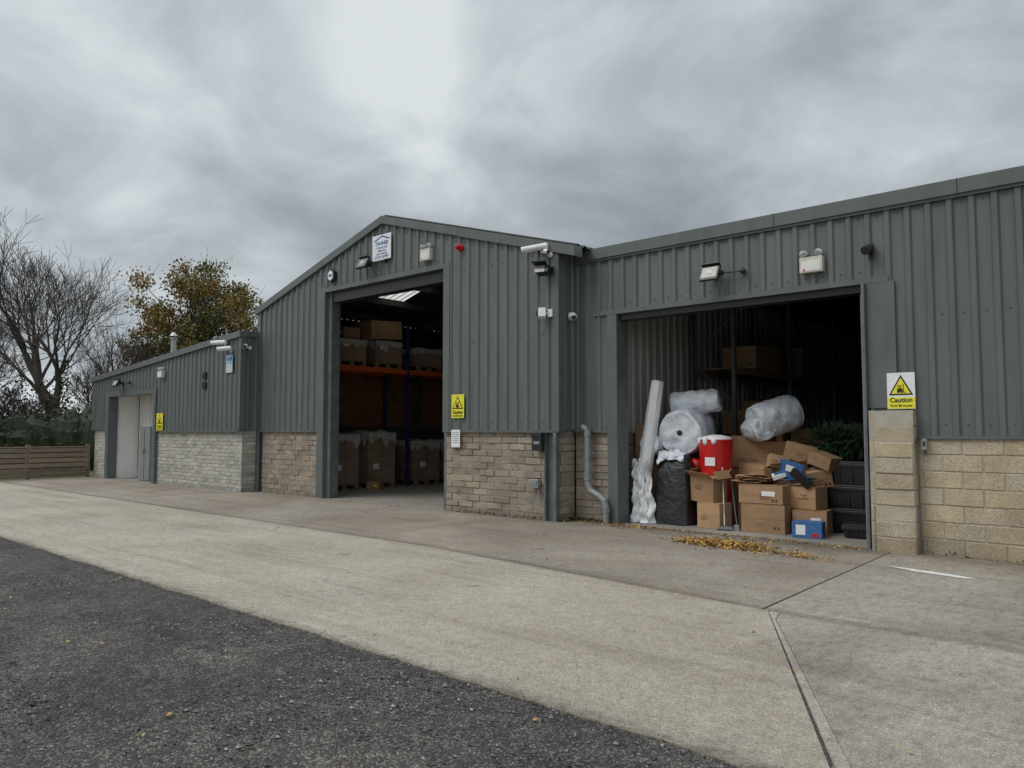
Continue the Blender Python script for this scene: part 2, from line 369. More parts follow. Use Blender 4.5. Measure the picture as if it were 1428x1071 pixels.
def verge(x0,x1,th=.17):
    b.mesh([(x0,CY-.08,ct(x0)-th),(x1,CY-.08,ct(x1)-th),(x1,CY-.08,ct(x1)),(x0,CY-.08,ct(x0)),
            (x0,CY+.16,ct(x0)-th),(x1,CY+.16,ct(x1)-th),(x1,CY+.16,ct(x1)+.012),(x0,CY+.16,ct(x0)+.012)],
           [(0,1,2,3),(1,5,6,2),(4,7,6,5),(0,3,7,4),(3,2,6,7),(0,4,5,1)],'trim')
verge(CX0-.12,CA);verge(CA,-10.8);verge(-10.79,CX1+.42,.18)
b.bx(CX1-.11,CX1+.05,CY-.045,CY+.1,1.58,4.72,'trim')
b.bx(CX0-.03,CX0+.12,CY-.042,CY+.1,1.6,4.7,'trim')
b.bx(CX0,-15.5,CY-.04,CY+.02,1.56,1.602,'trim');b.bx(-11.2,CX1+.04,CY-.04,CY+.02,1.56,1.602,'trim')
b.bx(-15.60,-15.34,CY-.044,CY+.06,0,5.0,'trim');b.bx(-15.42,-15.2,CY+.06,CY+.3,0,4.9,'steel')
b.bx(-11.24,-11.06,CY-.044,CY+.06,1.56,4.95,'trim');b.bx(-11.3,-11.14,CY+.06,CY+.26,0,4.9,'steel')
b.bx(-15.34,-11.24,CY-.044,CY+.08,4.86,4.96,'trim')
b.bx(-15.2,-11.3,CY+.08,CY+.35,4.62,4.86,'black')
b.bx(-8.63,-8.6,CY-.04,CY+.1,0,1.555,'steel');b.bx(-8.43,-8.36,CY-.04,CY+.1,0,1.555,'steel');b.bx(-8.6,-8.43,CY+.04,CY+.06,0,1.555,'steel')
b.bx(-8.6,-8.37,CY+.06,CY+.1,0,1.5,'mortar_d')
b.bx(CX0-.0,CX0+.16,CY-.05,CY-.035,0,1.555,'steel');b.bx(CX0+.07,CX0+.09,CY-.035,CY+.1,0,1.555,'steel')
b.bx(CX0+.0,CX0+.2,CY+.1,CY+.12,0,1.6,'mortar_d')
b.finish('centre_bay_trim',W)
b=B()
def roofslope(x0,x1,lights,lx):
    ys=profile(CY+.02,30,extra=[q for l in lights for q in l],pitch=.2)
    for (a,d),(c,e) in zip(ys,ys[1:]):
        lit=any(l[0]-1e-3<=a and c<=l[1]+1e-3 for l in lights)
        z=lambda x,dd: ct(x)+.005+dd*.04
        segs=[(x0,x1,'roof')]
        if lit: 
            cuts=[x0]+[v for l in lx for v in l]+[x1]; segs=[(cuts[i],cuts[i+1],'rooflight' if i%2 else 'roof') for i in range(len(cuts)-1)]
        for p,q,mt in segs: b.face([(p,a,z(p,d)),(q,a,z(q,d)),(q,c,z(q,e)),(p,c,z(p,e))],mt)
roofslope(CX0-.12,CA,[(13.2,14.1)],[(-17.1,-15.2),(-14.7,-13.7)]);roofslope(CA,CX1+.42,[(21.0,22.0)],[(-12.5,-9)])  # right-slope rooflight is added out of view to let more light inside
b.finish('centre_bay_roof',W)
b=B()
for y in (11.2,15.6,20,24.4,29):
    for sx in (-1,1):
        x0=CA; x1=CA+sx*4.8
        p0=Vector((x0,y,ct(x0)-.35));p1=Vector((x1,y,ct(x1)-.35)); mid=(p0+p1)/2; ang=math.degrees(math.atan2(p1.z-p0.z,p1.x-p0.x))
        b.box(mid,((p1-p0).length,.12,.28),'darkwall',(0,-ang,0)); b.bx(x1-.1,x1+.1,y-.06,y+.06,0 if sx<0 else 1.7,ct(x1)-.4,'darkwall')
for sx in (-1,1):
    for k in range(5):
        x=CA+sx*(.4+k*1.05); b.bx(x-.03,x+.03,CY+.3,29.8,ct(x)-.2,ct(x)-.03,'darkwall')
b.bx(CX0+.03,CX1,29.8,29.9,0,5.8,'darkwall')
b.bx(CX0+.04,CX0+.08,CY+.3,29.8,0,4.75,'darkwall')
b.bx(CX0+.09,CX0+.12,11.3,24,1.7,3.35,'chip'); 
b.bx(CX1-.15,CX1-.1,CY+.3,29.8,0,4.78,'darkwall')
b.finish('centre_bay_frame',W)

b=B()
clad(b,'x',RX0,-7.5,RY,-1,1.6,RZ)
clad(b,'x',-7.5,-3.32,RY,-1,3.66,RZ)
clad(b,'x',-3.32,RX1,RY,-1,1.53,RZ)
clad(b,'y',RY,28,RX1,1,1.5,RZ)
b.finish('right_bay_cladding',W)
b=B()
b.bx(CX1+.06,RX1+.1,RY-.085,RY+.1,RZ-.13,RZ+.06,'trim')
b.bx(CX1+.06,RX1+.1,RY-.055,RY-.035,RZ-.17,RZ-.13,'trim')
b.bx(-7.9,-3.05,RY-.048,RY+.03,3.60,3.68,'trim')
b.bx(-3.34,-2.98,RY-.044,RY+.03,1.9,3.60,'trim')
b.bx(-7.62,-7.42,RY-.044,RY+.06,0,3.60,'trim');b.bx(-7.52,-7.42,RY+.06,RY+.3,0,3.6,'steel')
b.bx(-3.38,-3.345,RY-.12,RY+.3,0,3.60,'steel');b.bx(-3.46,-3.38,RY+.1,RY+.25,0,3.60,'greypl')
b.bx(-7.42,-3.38,RY+.04,RY+.3,3.5,3.6,'black')
b.bx(RX0,-7.62,RY-.044,RY+.02,1.56,1.602,'trim');b.bx(-2.9,RX1,RY-.044,RY+.02,1.49,1.532,'trim')
for k in range(10):
    x=-7+k*2.4
    if k: b.bx(x,x+.012,RY-.088,RY-.08,RZ-.13,RZ+.062,'roof')
b.finish('right_bay_trim',W)
b=B()
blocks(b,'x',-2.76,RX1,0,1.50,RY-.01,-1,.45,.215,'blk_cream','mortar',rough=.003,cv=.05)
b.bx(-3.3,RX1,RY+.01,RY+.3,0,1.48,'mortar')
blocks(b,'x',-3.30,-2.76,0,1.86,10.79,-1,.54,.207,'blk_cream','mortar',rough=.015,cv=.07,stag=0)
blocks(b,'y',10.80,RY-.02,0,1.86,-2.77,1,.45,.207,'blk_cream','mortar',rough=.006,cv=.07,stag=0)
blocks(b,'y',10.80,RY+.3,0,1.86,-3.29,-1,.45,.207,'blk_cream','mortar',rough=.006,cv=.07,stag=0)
b.bx(-3.27,-2.79,10.81,RY-.03,0.0,1.86,'mortar')
b.finish('right_bay_blockwork',W)
b=B()
b.face([(CX1+.1,RY-.02,RZ+.03),(RX1+.1,RY-.02,RZ+.03),(RX1+.1,28,RZ+1.6),(CX1+.1,28,RZ+1.6)],'roof')
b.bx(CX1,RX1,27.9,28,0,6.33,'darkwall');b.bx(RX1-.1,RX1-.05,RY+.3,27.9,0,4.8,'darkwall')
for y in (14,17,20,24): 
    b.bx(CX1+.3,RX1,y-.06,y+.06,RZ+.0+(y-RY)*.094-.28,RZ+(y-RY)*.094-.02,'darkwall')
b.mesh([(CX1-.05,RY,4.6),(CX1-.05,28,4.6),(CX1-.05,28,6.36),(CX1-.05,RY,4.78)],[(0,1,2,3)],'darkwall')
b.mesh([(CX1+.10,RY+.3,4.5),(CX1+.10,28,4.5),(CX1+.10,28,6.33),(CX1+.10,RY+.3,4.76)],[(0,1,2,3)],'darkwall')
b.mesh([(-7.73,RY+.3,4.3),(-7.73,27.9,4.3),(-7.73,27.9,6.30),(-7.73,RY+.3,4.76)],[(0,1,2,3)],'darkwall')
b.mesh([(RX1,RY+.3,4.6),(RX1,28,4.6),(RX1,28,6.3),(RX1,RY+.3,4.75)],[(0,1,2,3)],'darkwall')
b.finish('right_bay_roof',W)
b=B()
clad(b,'y',RY+.3,27,-7.72,1,1.55,4.5,mat='inner')
b.bx(-7.86,-7.76,RY+.25,27,0,1.55,'mortar_d')
blocks(b,'y',RY+.3,27,0,1.55,-7.72,1,.44,.215,'blk_tan','mortar_d')
b.finish('right_bay_inner_wall',W)

# ================================================================== GROUND
b=B(); S=1200
b.face([(-S,-S,0),(S,-S,0),(S,S,0),(-S,S,0)],'grass'); b.finish('ground',recentre=False)
b=B(); b.face([(-28.2,-40,.004),(40,-40,.004),(40,12,.004),(-28.2,12,.004)],'asph'); b.finish('asphalt_yard',recentre=False)
def slab(b,poly,z,mat,th=.02):
    b.face([(x,y,z) for x,y in poly],mat)
    n=len(poly)
    for i in range(n):
        p,q=poly[i],poly[(i+1)%n]; b.face([(p[0],p[1],z-th),(q[0],q[1],z-th),(q[0],q[1],z),(p[0],p[1],z)],mat)
edge=[]; x=-28.2
while x<-1.30: edge.append((x,3.5+.035*noise.noise(Vector((x*1.6,0,0)))+R.uniform(-.012,.012))); x+=.06
b=B(); g=.007
slab(b,edge+[(-1.22,3.49),(-2.92,6.64-g),(-8,7.14-g),(-28.2,7.18-g)],.016,'conc'); 
slab(b,[(-28.2,7.18+g),(-8,7.14+g),(-2.98,6.64+g),(-3.08-g,10.98),(-8.3,10.98),(-8.36,10.48),(-18.3,10.48),(-18.36,10.04),(-28.2,10.04)],.016,'conc2')
slab(b,[(-2.96+g,6.60+g),(14,6.45),(14,11),(-3.08+g,11)],.014,'conc3')
slab(b,[(-2.79,6.60-g),(-2.725,6.36),(-1.085,3.47),(14,3.4),(14,6.44-g)],.015,'conc3')
slab(b,[(-2.90+.010,6.60-g),(-1.21+.022,3.49),(-1.09,3.475),(-2.732,6.36),(-2.797,6.60-g)],.015,'strip')
b.finish('concrete_apron',recentre=False)
b=B()
slab(b,[(CX0+.1,CY+.0),(CX1-.2,CY+.0),(CX1-.2,29.8),(CX0+.1,29.8)],.010,'floor')
slab(b,[(-7.8,RY-.0),(RX1,RY),(RX1,27.9),(-7.8,27.9)],.010,'floor')
slab(b,[(-26.9,LY+.0),(-23.2,LY),(-23.2,12.4),(-26.9,12.4)],.011,'floor')
b.finish('indoor_floor',recentre=False)
b=B()
def pebble(x,y,s,col,z=.006):
    a=R.uniform(0,6.28);vs=[]
    for (p,q,r) in [(1,0,0),(0,1,0),(-1,0,0),(0,-1,0),(0,0,.8),(0,0,-.6)]:
        p+=R.uniform(-.3,.3);q+=R.uniform(-.3,.3)
        vs.append((x+s*(p*math.cos(a)-q*math.sin(a)),y+s*(p*math.sin(a)+q*math.cos(a))*.8,z+s*.4+r*s))
    b.mesh(vs,[(0,1,4),(1,2,4),(2,3,4),(3,0,4),(1,0,5),(2,1,5),(3,2,5),(0,3,5)],'stone',col)
for i in range(26000):
    x=-1.2-abs(R.gauss(0,1))*5+R.uniform(-1,2); y=R.uniform(.3,3.5)
    if noise.noise(Vector((x*.7,y*1.1,3)))+.5*noise.noise(Vector((x*3,y*3,7)))<R.uniform(-.15,.5): continue
    s=R.choice([.004,.005,.006,.007,.008,.011]) * R.uniform(.7,1.5)
    if R.random()<.014: s*=1.9
    pebble(x,y,s,R.choice([.4,.6,.8,1,1.3,2.2]))
for i in range(1600):
    x=R.uniform(-14,-1.3); pebble(x,3.5+R.gauss(0,.05),R.uniform(.003,.009),R.choice([.4,.6,.9,1.4]),.012)
b.finish('loose_gravel',recentre=False)
b=B()
def leaf(b,x,y,z,s,mats,tilt=.6):
    e=Euler((R.uniform(-tilt,tilt),R.uniform(-tilt,tilt),R.uniform(0,6.28))).to_matrix(); c=Vector((x,y,z))
    pts=[(-1,0,0),(-.2,-.55,.1),(1,0,.25),(-.2,.55,.1)]
    b.face([c+e@(Vector(p)*s) for p in pts],R.choice(mats))
for i in range(1300): leaf(b,R.gauss(-5.0,.33),R.gauss(9.95,.18),.022+abs(R.gauss(0,.016)),R.uniform(.018,.040),LEAF_L)
for i in range(420):
    t=R.random(); leaf(b,-5.5+t*1.9+R.gauss(0,.12),9.95-t*.25+R.gauss(0,.14),.022+abs(R.gauss(0,.01)),R.uniform(.014,.034),LEAF_L)
for i in range(160): leaf(b,R.gauss(-4.0,.3),R.gauss(9.7,.10),.024,R.uniform(.013,.028),LEAF_L)
for i in range(500): 
    x=R.uniform(-8.3,-3.4); leaf(b,x,CY+.45-abs(R.gauss(0,.14)),.024,R.uniform(.012,.028),LEAF_L)
for i in range(160): leaf(b,R.gauss(-7.2,.3),R.gauss(10.75,.1),.026,R.uniform(.012,.028),LEAF_L)
for i in range(160): leaf(b,R.uniform(-18,-8.4),CY-abs(R.gauss(0,.15)),.024,R.uniform(.01,.024),LEAF_L)
for i in range(200): leaf(b,R.uniform(-16,3),R.uniform(3,10.6),.024,R.uniform(.010,.024),LEAF_L)
for i in range(60): leaf(b,R.uniform(-10,0),R.uniform(1,3.5),.022,R.uniform(.010,.022),LEAF_L)
for i in range(120): leaf(b,R.uniform(-2.7,3),10.93-abs(R.gauss(0,.05)),.024,R.uniform(.01,.02),LEAF_L)
b.finish('fallen_leaves',recentre=False)
b=B()
for i in range(620):
    seg=R.choice([0,0,1,2,2,3])
    if seg==0: x=R.uniform(-8.35,-7.6);y=RY-.03-abs(R.gauss(0,.05))
    elif seg==1: x=R.uniform(-10.9,-8.4);y=CY-.02-abs(R.gauss(0,.02))
    elif seg==2: x=R.gauss(-8.3,.06);y=R.uniform(10.5,11)
    else: x=R.uniform(-2.7,1);y=RY-.04-abs(R.gauss(0,.02))
    leaf(b,x,y,R.uniform(.02,.07),R.uniform(.012,.03),[LEAF_H[1],LEAF_Y[2],LEAF_H[2]],1.4)
b.finish('weeds',recentre=False)
b=B()
pts=[(-2.82,9.70),(-2.5,9.52),(-1.95,9.40),(-1.85,9.50),(-2.2,9.60),(-2.6,9.68)]
b.face([(x,y,.020) for x,y in pts],'paint'); b.finish('painted_marking',recentre=False)

# ================================================================== SIGNS
def caution(xc,y,zc,w,h,allyellow=False):
    b=B(); p=y
    b.box((xc,p,zc),(w,.006,h),'yellow' if allyellow else 'signw')
    if not allyellow: b.box((xc,p-.004,zc-h*.335),(w*.98,.003,h*.31),'yellow')
    tw=w*.44; tb=zc-h*.12; tt=zc+h*.44
    b.face([(xc-tw,p-.005,tb),(xc+tw,p-.005,tb),(xc,p-.005,tt)],'signb')
    k=.78; cz=tb+(tt-tb)/3
    f=lambda x,z:(xc+(x-xc)*k,p-.007,cz+(z-cz)*k)
    b.face([f(xc-tw,tb),f(xc+tw,tb),f(xc,tt)],'yellow')
    s=w/.34
    q=lambda x0,x1,z0,z1:b.bx(xc+x0*s,xc+x1*s,p-.011,p-.008,cz+z0*s,cz+z1*s,'signb')
    q(-.045,.02,-.045,-.005);q(-.04,-.034,-.005,.04);q(.0,.006,-.005,.04);q(-.04,.006,.036,.043);q(.026,.034,-.055,.06);q(.034,.065,-.055,-.047);q(-.02,-.008,-.005,.022)
    b.cyl((xc-.03*s,p-.008,cz-.05*s),(xc-.03*s,p-.012,cz-.05*s),.012*s,.012*s,'signb',n=10);b.cyl((xc+.01*s,p-.008,cz-.05*s),(xc+.01*s,p-.012,cz-.05*s),.012*s,.012*s,'signb',n=10)
    o=b.finish('caution_sign')
    text('Caution',w*.25,xc,p-.007,zc-h*.26,'signb',o,bold=.002);text('Fork lift trucks',w*.13,xc,p-.007,zc-h*.41,'signb',o,bold=.001)
caution(-2.93,RY-.055,2.12,.34,.48)
caution(-10.80,CY-.05,2.07,.35,.46,True)
caution(-22.93,LY-.05,1.85,.42,.5,True)
b=B();yy=CY-.06;b.box((-13.2,yy,5.6),(.64,.008,.56),'signw')
b.face([(-13.48,yy-.006,5.76),(-13.42,yy-.006,5.75),(-13.18,yy-.006,5.825),(-12.95,yy-.006,5.75),(-12.89,yy-.006,5.76),(-13.18,yy-.006,5.86)],'signblue')
o=b.finish('company_sign')
text('TANNER',.115,-13.19,yy-.006,5.685,'signblue',o,bold=.003)
for i,(t,sz) in enumerate([('STORAGE AND',.055),('REMOVALS',.055),('SELF STORAGE',.055),('01234 567890',.078)]):
    text(t,sz,-13.19,yy-.006,5.59-i*.068,'signblue',o,bold=.001)
b=B();b.box((-18.85,LY-.055,3.33),(.34,.006,.46),'signlb');b.box((-18.85,LY-.06,3.22),(.3,.003,.2),'signw');b.box((-18.85,LY-.06,3.47),(.26,.003,.09),'signblue');o=b.finish('cctv_notice')
text('CCTV',.08,-18.85,LY-.063,3.47,'signw',o)
for i in range(4): text('images are recorded',.03,-18.85,LY-.063,3.29-i*.045,'signb',o)
b=B();b.box((-10.86,CY-.045,1.44),(.24,.005,.34),'signw');o=b.finish('paper_notice')
for i in range(6): text('goods in by appointment',.018,-10.86,CY-.049,1.56-i*.04,'signb',o)
b=B();b.box((-7.66,RY+.42,1.05),(.006,.14,.34),'signw');b.box((-7.656,RY+.42,1.17),(.006,.13,.08),'red');b.box((-7.656,RY+.42,.95),(.006,.13,.10),'red');b.finish('fire_notice')

# ================================================================== WALL FIXTURES
def floodlight(x,y,z,w=.26,h=.22,bar=.32):
    b=B()
    b.box((x,y-.04,z),(.10,.04,.10),'black')
    b.cyl((x,y-.03,z),(x,y-.14,z),.015,.015,'black',n=8)
    b.bx(x-w/2-.02,x-w/2-.005,y-.24,y-.12,z-.03,z+.03,'black');b.bx(x+w/2+.005,x+w/2+.02,y-.24,y-.12,z-.03,z+.03,'black')
    b.bx(x-w/2-.02,x+w/2+.02,y-.135,y-.12,z-.03,z+.03,'black')
    R_=(-28,0,0); E=Euler((rad(-28),0,0)).to_matrix(); c=Vector((x,y-.24,z))
    b.box(c,(w,.05,h),'black',R_); b.box(c+E@Vector((0,-.027,0)),(w*.84,.006,h*.76),'lens',R_)
    b.box(c+E@Vector((0,-.031,0)),(w*.3,.006,h*.25),'beige',R_)
    b.box(c+E@Vector((0,-.04,h/2)),(w*1.02,.07,.012),'black',R_)
    for k in range(7): b.box(c+E@Vector((-w*.42+k*w*.14,.04,0)),(.008,.04,h*.8),'black',R_)
    b.cyl((x+w/2,y-.13,z),(x+w/2+bar,y-.08,z),.013,.013,'black',n=8)
    b.ball((x+w/2+bar,y-.1,z-.01),(.045,.05,.045),'black'); b.cyl((x+w/2+bar,y-.1,z),(x+w/2+bar,y,z),.02,.02,'black',n=8)
    b.cyl((x+w/2+bar-.08,y-.06,z+.02),(x+w/2+bar-.01,y-.06,z+.02),.028,.028,'black',n=8)
    b.finish('floodlight')
floodlight(-5.55,RY,4.02,.30,.27); floodlight(-13.62,CY,5.28,.34,.27,.42); floodlight(-25.7,LY-.02,3.10,.36,.24,.45)
def twin(x,y,z,w=.32,h=.22):
    b=B(); b.box((x,y-.07,z),(w,.10,h),'beige'); b.box((x,y-.122,z-.02),(w*.84,.006,h*.66),'white'); b.box((x-w*.3,y-.127,z-h*.33),(.03,.004,.03),'red')
    for s in(-1,1):
        b.cyl((x+s*w*.3,y-.07,z+h/2),(x+s*w*.3,y-.07,z+h/2+.05),.014,.014,'white',n=8)
        b.cyl((x+s*w*.3,y-.03,z+h/2+.07),(x+s*w*.34,y-.12,z+h/2+.05),.03,.052,'white',n=16); b.cyl((x+s*w*.34,y-.121,z+h/2+.05),(x+s*w*.342,y-.124,z+h/2+.05),.045,.045,'lens',n=16)
    b.finish('emergency_twin_light',bevel=.006)
twin(-4.05,RY,3.96);twin(-11.72,CY,5.2,.3,.24);twin(-22.8,LY-.03,3.25,.3,.2)
def bullet(x,y,z,dx,dy,dz=-.25,L=.26,r=.045,mat='white'):
    b=B(); d=Vector((dx,dy,dz)).normalized(); w=Vector((x,y,z)); 
    b.cyl(w,w+Vector((0,-.03,0)),.05,.05,mat,n=14); p=w+Vector((0,-.14,.03)); b.cyl(w+Vector((0,-.02,0)),p,.018,.018,mat,n=8)
    b.cyl(p-d*L*.4,p+d*L*.6,r,r,mat,n=16); b.cyl(p+d*L*.6,p+d*(L*.6+.004),r*.8,r*.8,'black',n=16)
    b.cyl(p-d*L*.35+Vector((0,0,.012)),p+d*L*.75+Vector((0,0,.012)),r*1.12,r*1.12,mat,n=16,caps=False)
    b.ball(p,(.03,.03,.04),mat)
    b.finish('security_camera')
bullet(-8.62,CY-.04,4.80,-1,-.55,-.15,.42,.05); bullet(-8.45,CY-.045,4.70,.9,-.6,-.3,.2,.035)
bullet(-19.05,LY-.05,3.86,-1,-.45,-.02,.40,.05);bullet(-18.75,LY-.05,3.68,-1,-.7,-.08,.34,.05);bullet(-18.25,LY+.2,3.72,.8,-.6,-.2,.24,.05)
b=B()
b.box((-8.44,CY-.05,4.42),(.1,.05,.12),'black');b.cyl((-8.44,CY-.04,4.42),(-8.44,CY-.14,4.44),.02,.02,'black',n=8)
b.box((-8.50,CY-.2,4.42),(.22,.16,.17),'black',(-20,0,20));b.box((-8.51,CY-.29,4.42),(.18,.012,.13),'lens',(-20,0,20));b.box((-8.52,CY-.27,4.52),(.25,.24,.015),'black',(-12,0,20))
b.finish('halogen_floodlight')
b=B();b.box((-8.46,CY-.06,3.66),(.1,.05,.14),'white');b.box((-8.58,CY-.14,3.66),(.13,.13,.17),'white',(-15,0,35));b.cyl((-8.47,CY-.03,3.66),(-8.58,CY-.13,3.66),.02,.02,'white',n=8);b.box((-8.63,CY-.20,3.66),(.08,.01,.10),'black',(-15,0,35));b.finish('motion_sensor',bevel=.008)
b=B();b.cyl((-8.27,CY+.28,3.62),(-8.2,CY+.28,3.62),.075,.07,'white',n=20);b.ball((-8.19,CY+.26,3.61),(.06,.065,.06),'white');b.ball((-8.165,CY+.235,3.595),(.04,.045,.04),'black');b.finish('dome_camera')
b=B();b.cyl((-3.26,RY-.035,4.06),(-3.26,RY-.09,4.06),.05,.045,'black',n=16);b.cyl((-3.26,RY-.08,4.08),(-3.29,RY-.2,4.02),.055,.06,'black',n=16);b.ball((-3.26,RY-.08,4.09),(.055,.055,.06),'black');b.box((-3.26,RY-.04,3.97),(.05,.03,.08),'black');b.finish('hooded_camera')
b=B();b.cyl((-10.77,CY-.0,5.2),(-10.77,CY-.05,5.2),.07,.07,'red',n=18);b.cyl((-10.77,CY-.05,5.2),(-10.77,CY-.13,5.2),.055,.04,'red',n=18);b.ball((-10.77,CY-.13,5.2),.04,'red');b.finish('alarm_beacon')
b=B()
c=(-15.05,CY-.07,5.22); b.mesh([(c[0]+.15*math.cos(rad(a)),c[1]+(.05 if j else -.03),c[2]+.17*math.sin(rad(a))) for j in(0,1) for a in range(30,390,60)],[(5,4,3,2,1,0)]+[(k,(k+1)%6,6+(k+1)%6,6+k) for k in range(6)],'black')
b.mesh([(c[0]+.11*math.cos(rad(a)),c[1]-.034,c[2]+.125*math.sin(rad(a))) for a in range(30,390,60)],[(5,4,3,2,1,0)],'signw');b.box((c[0],c[1]-.04,c[2]),(.12,.004,.05),'signblue');b.finish('alarm_bell_box')
b=B()
b.box((-8.72,CY-.08,1.40),(.22,.12,.32),'black');b.box((-8.72,CY-.145,1.52),(.24,.03,.06),'black');b.box((-8.72,CY-.143,1.38),(.14,.006,.05),'greypl');b.finish('post_box',bevel=.012)
b=B();b.box((-8.83,CY-.05,.66),(.2,.09,.15),'galv');b.box((-8.83,CY-.10,.67),(.15,.015,.10),'greypl');b.cyl((-8.76,CY-.04,.58),(-8.76,CY-.04,.3),.012,.012,'greypl',n=8);b.finish('outdoor_socket',bevel=.008)
for z in (3.10,2.82):
    b=B();b.box((-20.2,LY-.05,z),(.2,.04,.17),'black')
    for k in range(4): b.box((-20.2,LY-.075,z-.06+k*.04),(.18,.02,.008),'black',(30,0,0))
    b.finish('wall_vent')
b=B();b.box((-2.66,RY-.09,1.42),(.06,.06,.14),'greypl');b.box((-2.66,RY-.122,1.43),(.03,.005,.06),'black');b.cyl((-2.66,RY-.07,1.35),(-2.66,RY-.07,1.28),.01,.01,'black',n=8);b.finish('door_switch',bevel=.005)
b=B()
b.cyl((-25.6,11.5,3.4),(-25.6,11.5,4.65),.085,.085,'galv',n=16);b.cyl((-25.6,11.5,4.65),(-25.6,11.5,4.7),.12,.12,'galv',n=16);b.cyl((-25.6,11.5,4.76),(-25.6,11.5,4.88),.13,.05,'galv',n=16)
for a in(0,120,240): b.cyl((-25.6+.08*math.cos(rad(a)),11.5+.08*math.sin(rad(a)),4.7),(-25.6+.08*math.cos(rad(a)),11.5+.08*math.sin(rad(a)),4.77),.008,.008,'galv',n=6)
b.finish('chimney_flue')
b=B(); y=RY-.13
path=[(-7.98,y,1.62),(-7.98,y,.68),(-7.93,y,.56),(-7.74,y,.47),(-7.64,y,.40),(-7.60,y,.28),(-7.60,y,.0)]
for p,q in zip(path,path[1:]): b.cyl(p,q,.055,.055,'greypl',n=16)
for p in path[1:-1]: b.ball(p,.057,'greypl')
for z in (1.5,.74): b.cyl((-7.98,y,z),(-7.98,y,z+.06),.066,.066,'greypl',n=16)
b.cyl((-7.60,y,.2),(-7.60,y,.27),.068,.068,'greypl',n=16);b.box((-7.98,y+.06,1.2),(.17,.06,.035),'greypl')
b.cyl((-7.98,y,1.6),(-8.1,y+.02,1.66),.05,.05,'greypl',n=12)
b.finish('drain_downpipe')
b=B();b.bx(-25.2,-24.45,10.32,10.75,.03,1.72,'greypl');b.bx(-24.83,-24.82,10.31,10.32,.06,1.69,'black');b.box((-24.88,10.30,.95),(.02,.03,.14),'galv');b.box((-24.77,10.30,.95),(.02,.03,.14),'galv');b.bx(-25.2,-24.45,10.35,10.7,0,.03,'black')
b.finish('storage_cabinet',bevel=.006)

# ================================================================== RACKS
def rack(xf,xb,ys,levels,ztop,upr,beam,deck='mouldy'):
    b=B()
    for y in ys:
        for x in(xf,xb): b.bx(x-.035,x+.035,y-.04,y+.04,0,ztop,upr); b.bx(x-.08,x+.08,y-.07,y+.07,0,.02,upr)
        z=.3;s=1
        while z+.9<ztop:
            p,q=(xf,xb) if s>0 else (xb,xf); b.cyl((p,y,z),(q,y,z+.85),.016,.016,upr,n=6); z+=.9;s=-s
    for y0,y1 in zip(ys,ys[1:]):
        for z in levels:
            for x in(xf,xb): b.bx(x-.03,x+.03,y0+.04,y1-.04,z-.13,z,beam)
            b.bx(xb+.03,xf-.03,y0+.1,y1-.1,z-.03,z-.005,deck)
    b.finish('pallet_rack')
rack(-17.02,-18.05,[11.65,14.45,17.25,20.05],[3.34],4.6,'blue','orange')
rack(-6.62,-7.5,[13.75,16.45,19.15],[1.5,2.82],4.4,'steel','mouldy')

# ================================================================== BOXES
def carton(x,y,z,w,d,h,rz=0,tilt=(0,0),col=None,tape=True,open_=False,label=None,name='cardboard_box'):
    b=B(); col=col or R.uniform(.78,1.2)
    E=Euler((rad(tilt[0]),rad(tilt[1]),rad(rz))).to_matrix(); c=Vector((x,y,z+h/2)); rot=(tilt[0],tilt[1],rz)
    W_=lambda p:c+E@Vector(p)
    b.box(c,(w,d,h),'card',rot,col)
    if not open_:
        for s in(-1,1): b.box(W_((0,s*d/4,h/2+.004)),(w*.995,d*.49,.006),'card',(rot[0]+s*R.uniform(0,2.5),rot[1],rot[2]),col*1.03)
        if tape: b.box(W_((0,0,h/2+.010)),(w*1.002,.05,.002),'tape',rot); 
        for s in(-1,1): b.box(W_((s*(w/2+.0015),0,h*.38)),(.002,.05,h*.22),'tape',rot)
    else:
        for s in(-1,1):
            b.box(W_((0,s*(d/2+.07),h/2+.05)),(w,.17,.005),'card',(rot[0]+s*38,rot[1],rot[2]),col*1.05)
            b.box(W_((s*(w/2+.05),0,h/2+.05)),(.15,d*.95,.005),'card',(rot[0],rot[1]-s*-50,rot[2]),col*.95)
    b.box(W_((0,-d/2-.0015,0)),(w*.99,.001,.004),'card',rot,col*.6)
    if label: b.box(W_((w*.18,-d/2-.003,h*.08)),(w*.3,.002,h*.28),label,rot)
    ox=R.uniform(-.2,.1)*w; oz=R.uniform(-.2,.2)*h; nl=R.randint(1,4)
    for k in range(nl): b.box(W_((ox+R.uniform(-.02,.02),-d/2-.002,oz-k*.03)),(w*R.uniform(.12,.4),.001,R.uniform(.005,.012)),'ink',rot)
    if R.random()<.5:
        for k in range(2): b.box(W_((w*.36-k*.06,-d/2-.002,-h*.3)),(.035,.001,.045),'ink',rot)
    return b.finish(name,bevel=.004)
carton(-5.13,11.72,.012,.68,.42,.43,rz=4); carton(-5.17,11.76,.46,.70,.42,.27,rz=2,label='signw')
carton(-6.00,11.66,.012,.42,.36,.40,rz=-6); carton(-6.14,11.74,.43,.46,.36,.42,rz=-10,tilt=(6,5),open_=True)
carton(-4.52,11.98,.012,.50,.42,.36,rz=8,label='signw'); carton(-4.60,12.05,.39,.42,.38,.33,rz=-7)
carton(-5.55,12.35,.012,.55,.5,.55,rz=12);carton(-5.05,12.5,.012,.6,.5,.6,rz=-4);carton(-5.6,12.5,.58,.5,.45,.45,rz=-12,tilt=(0,6))
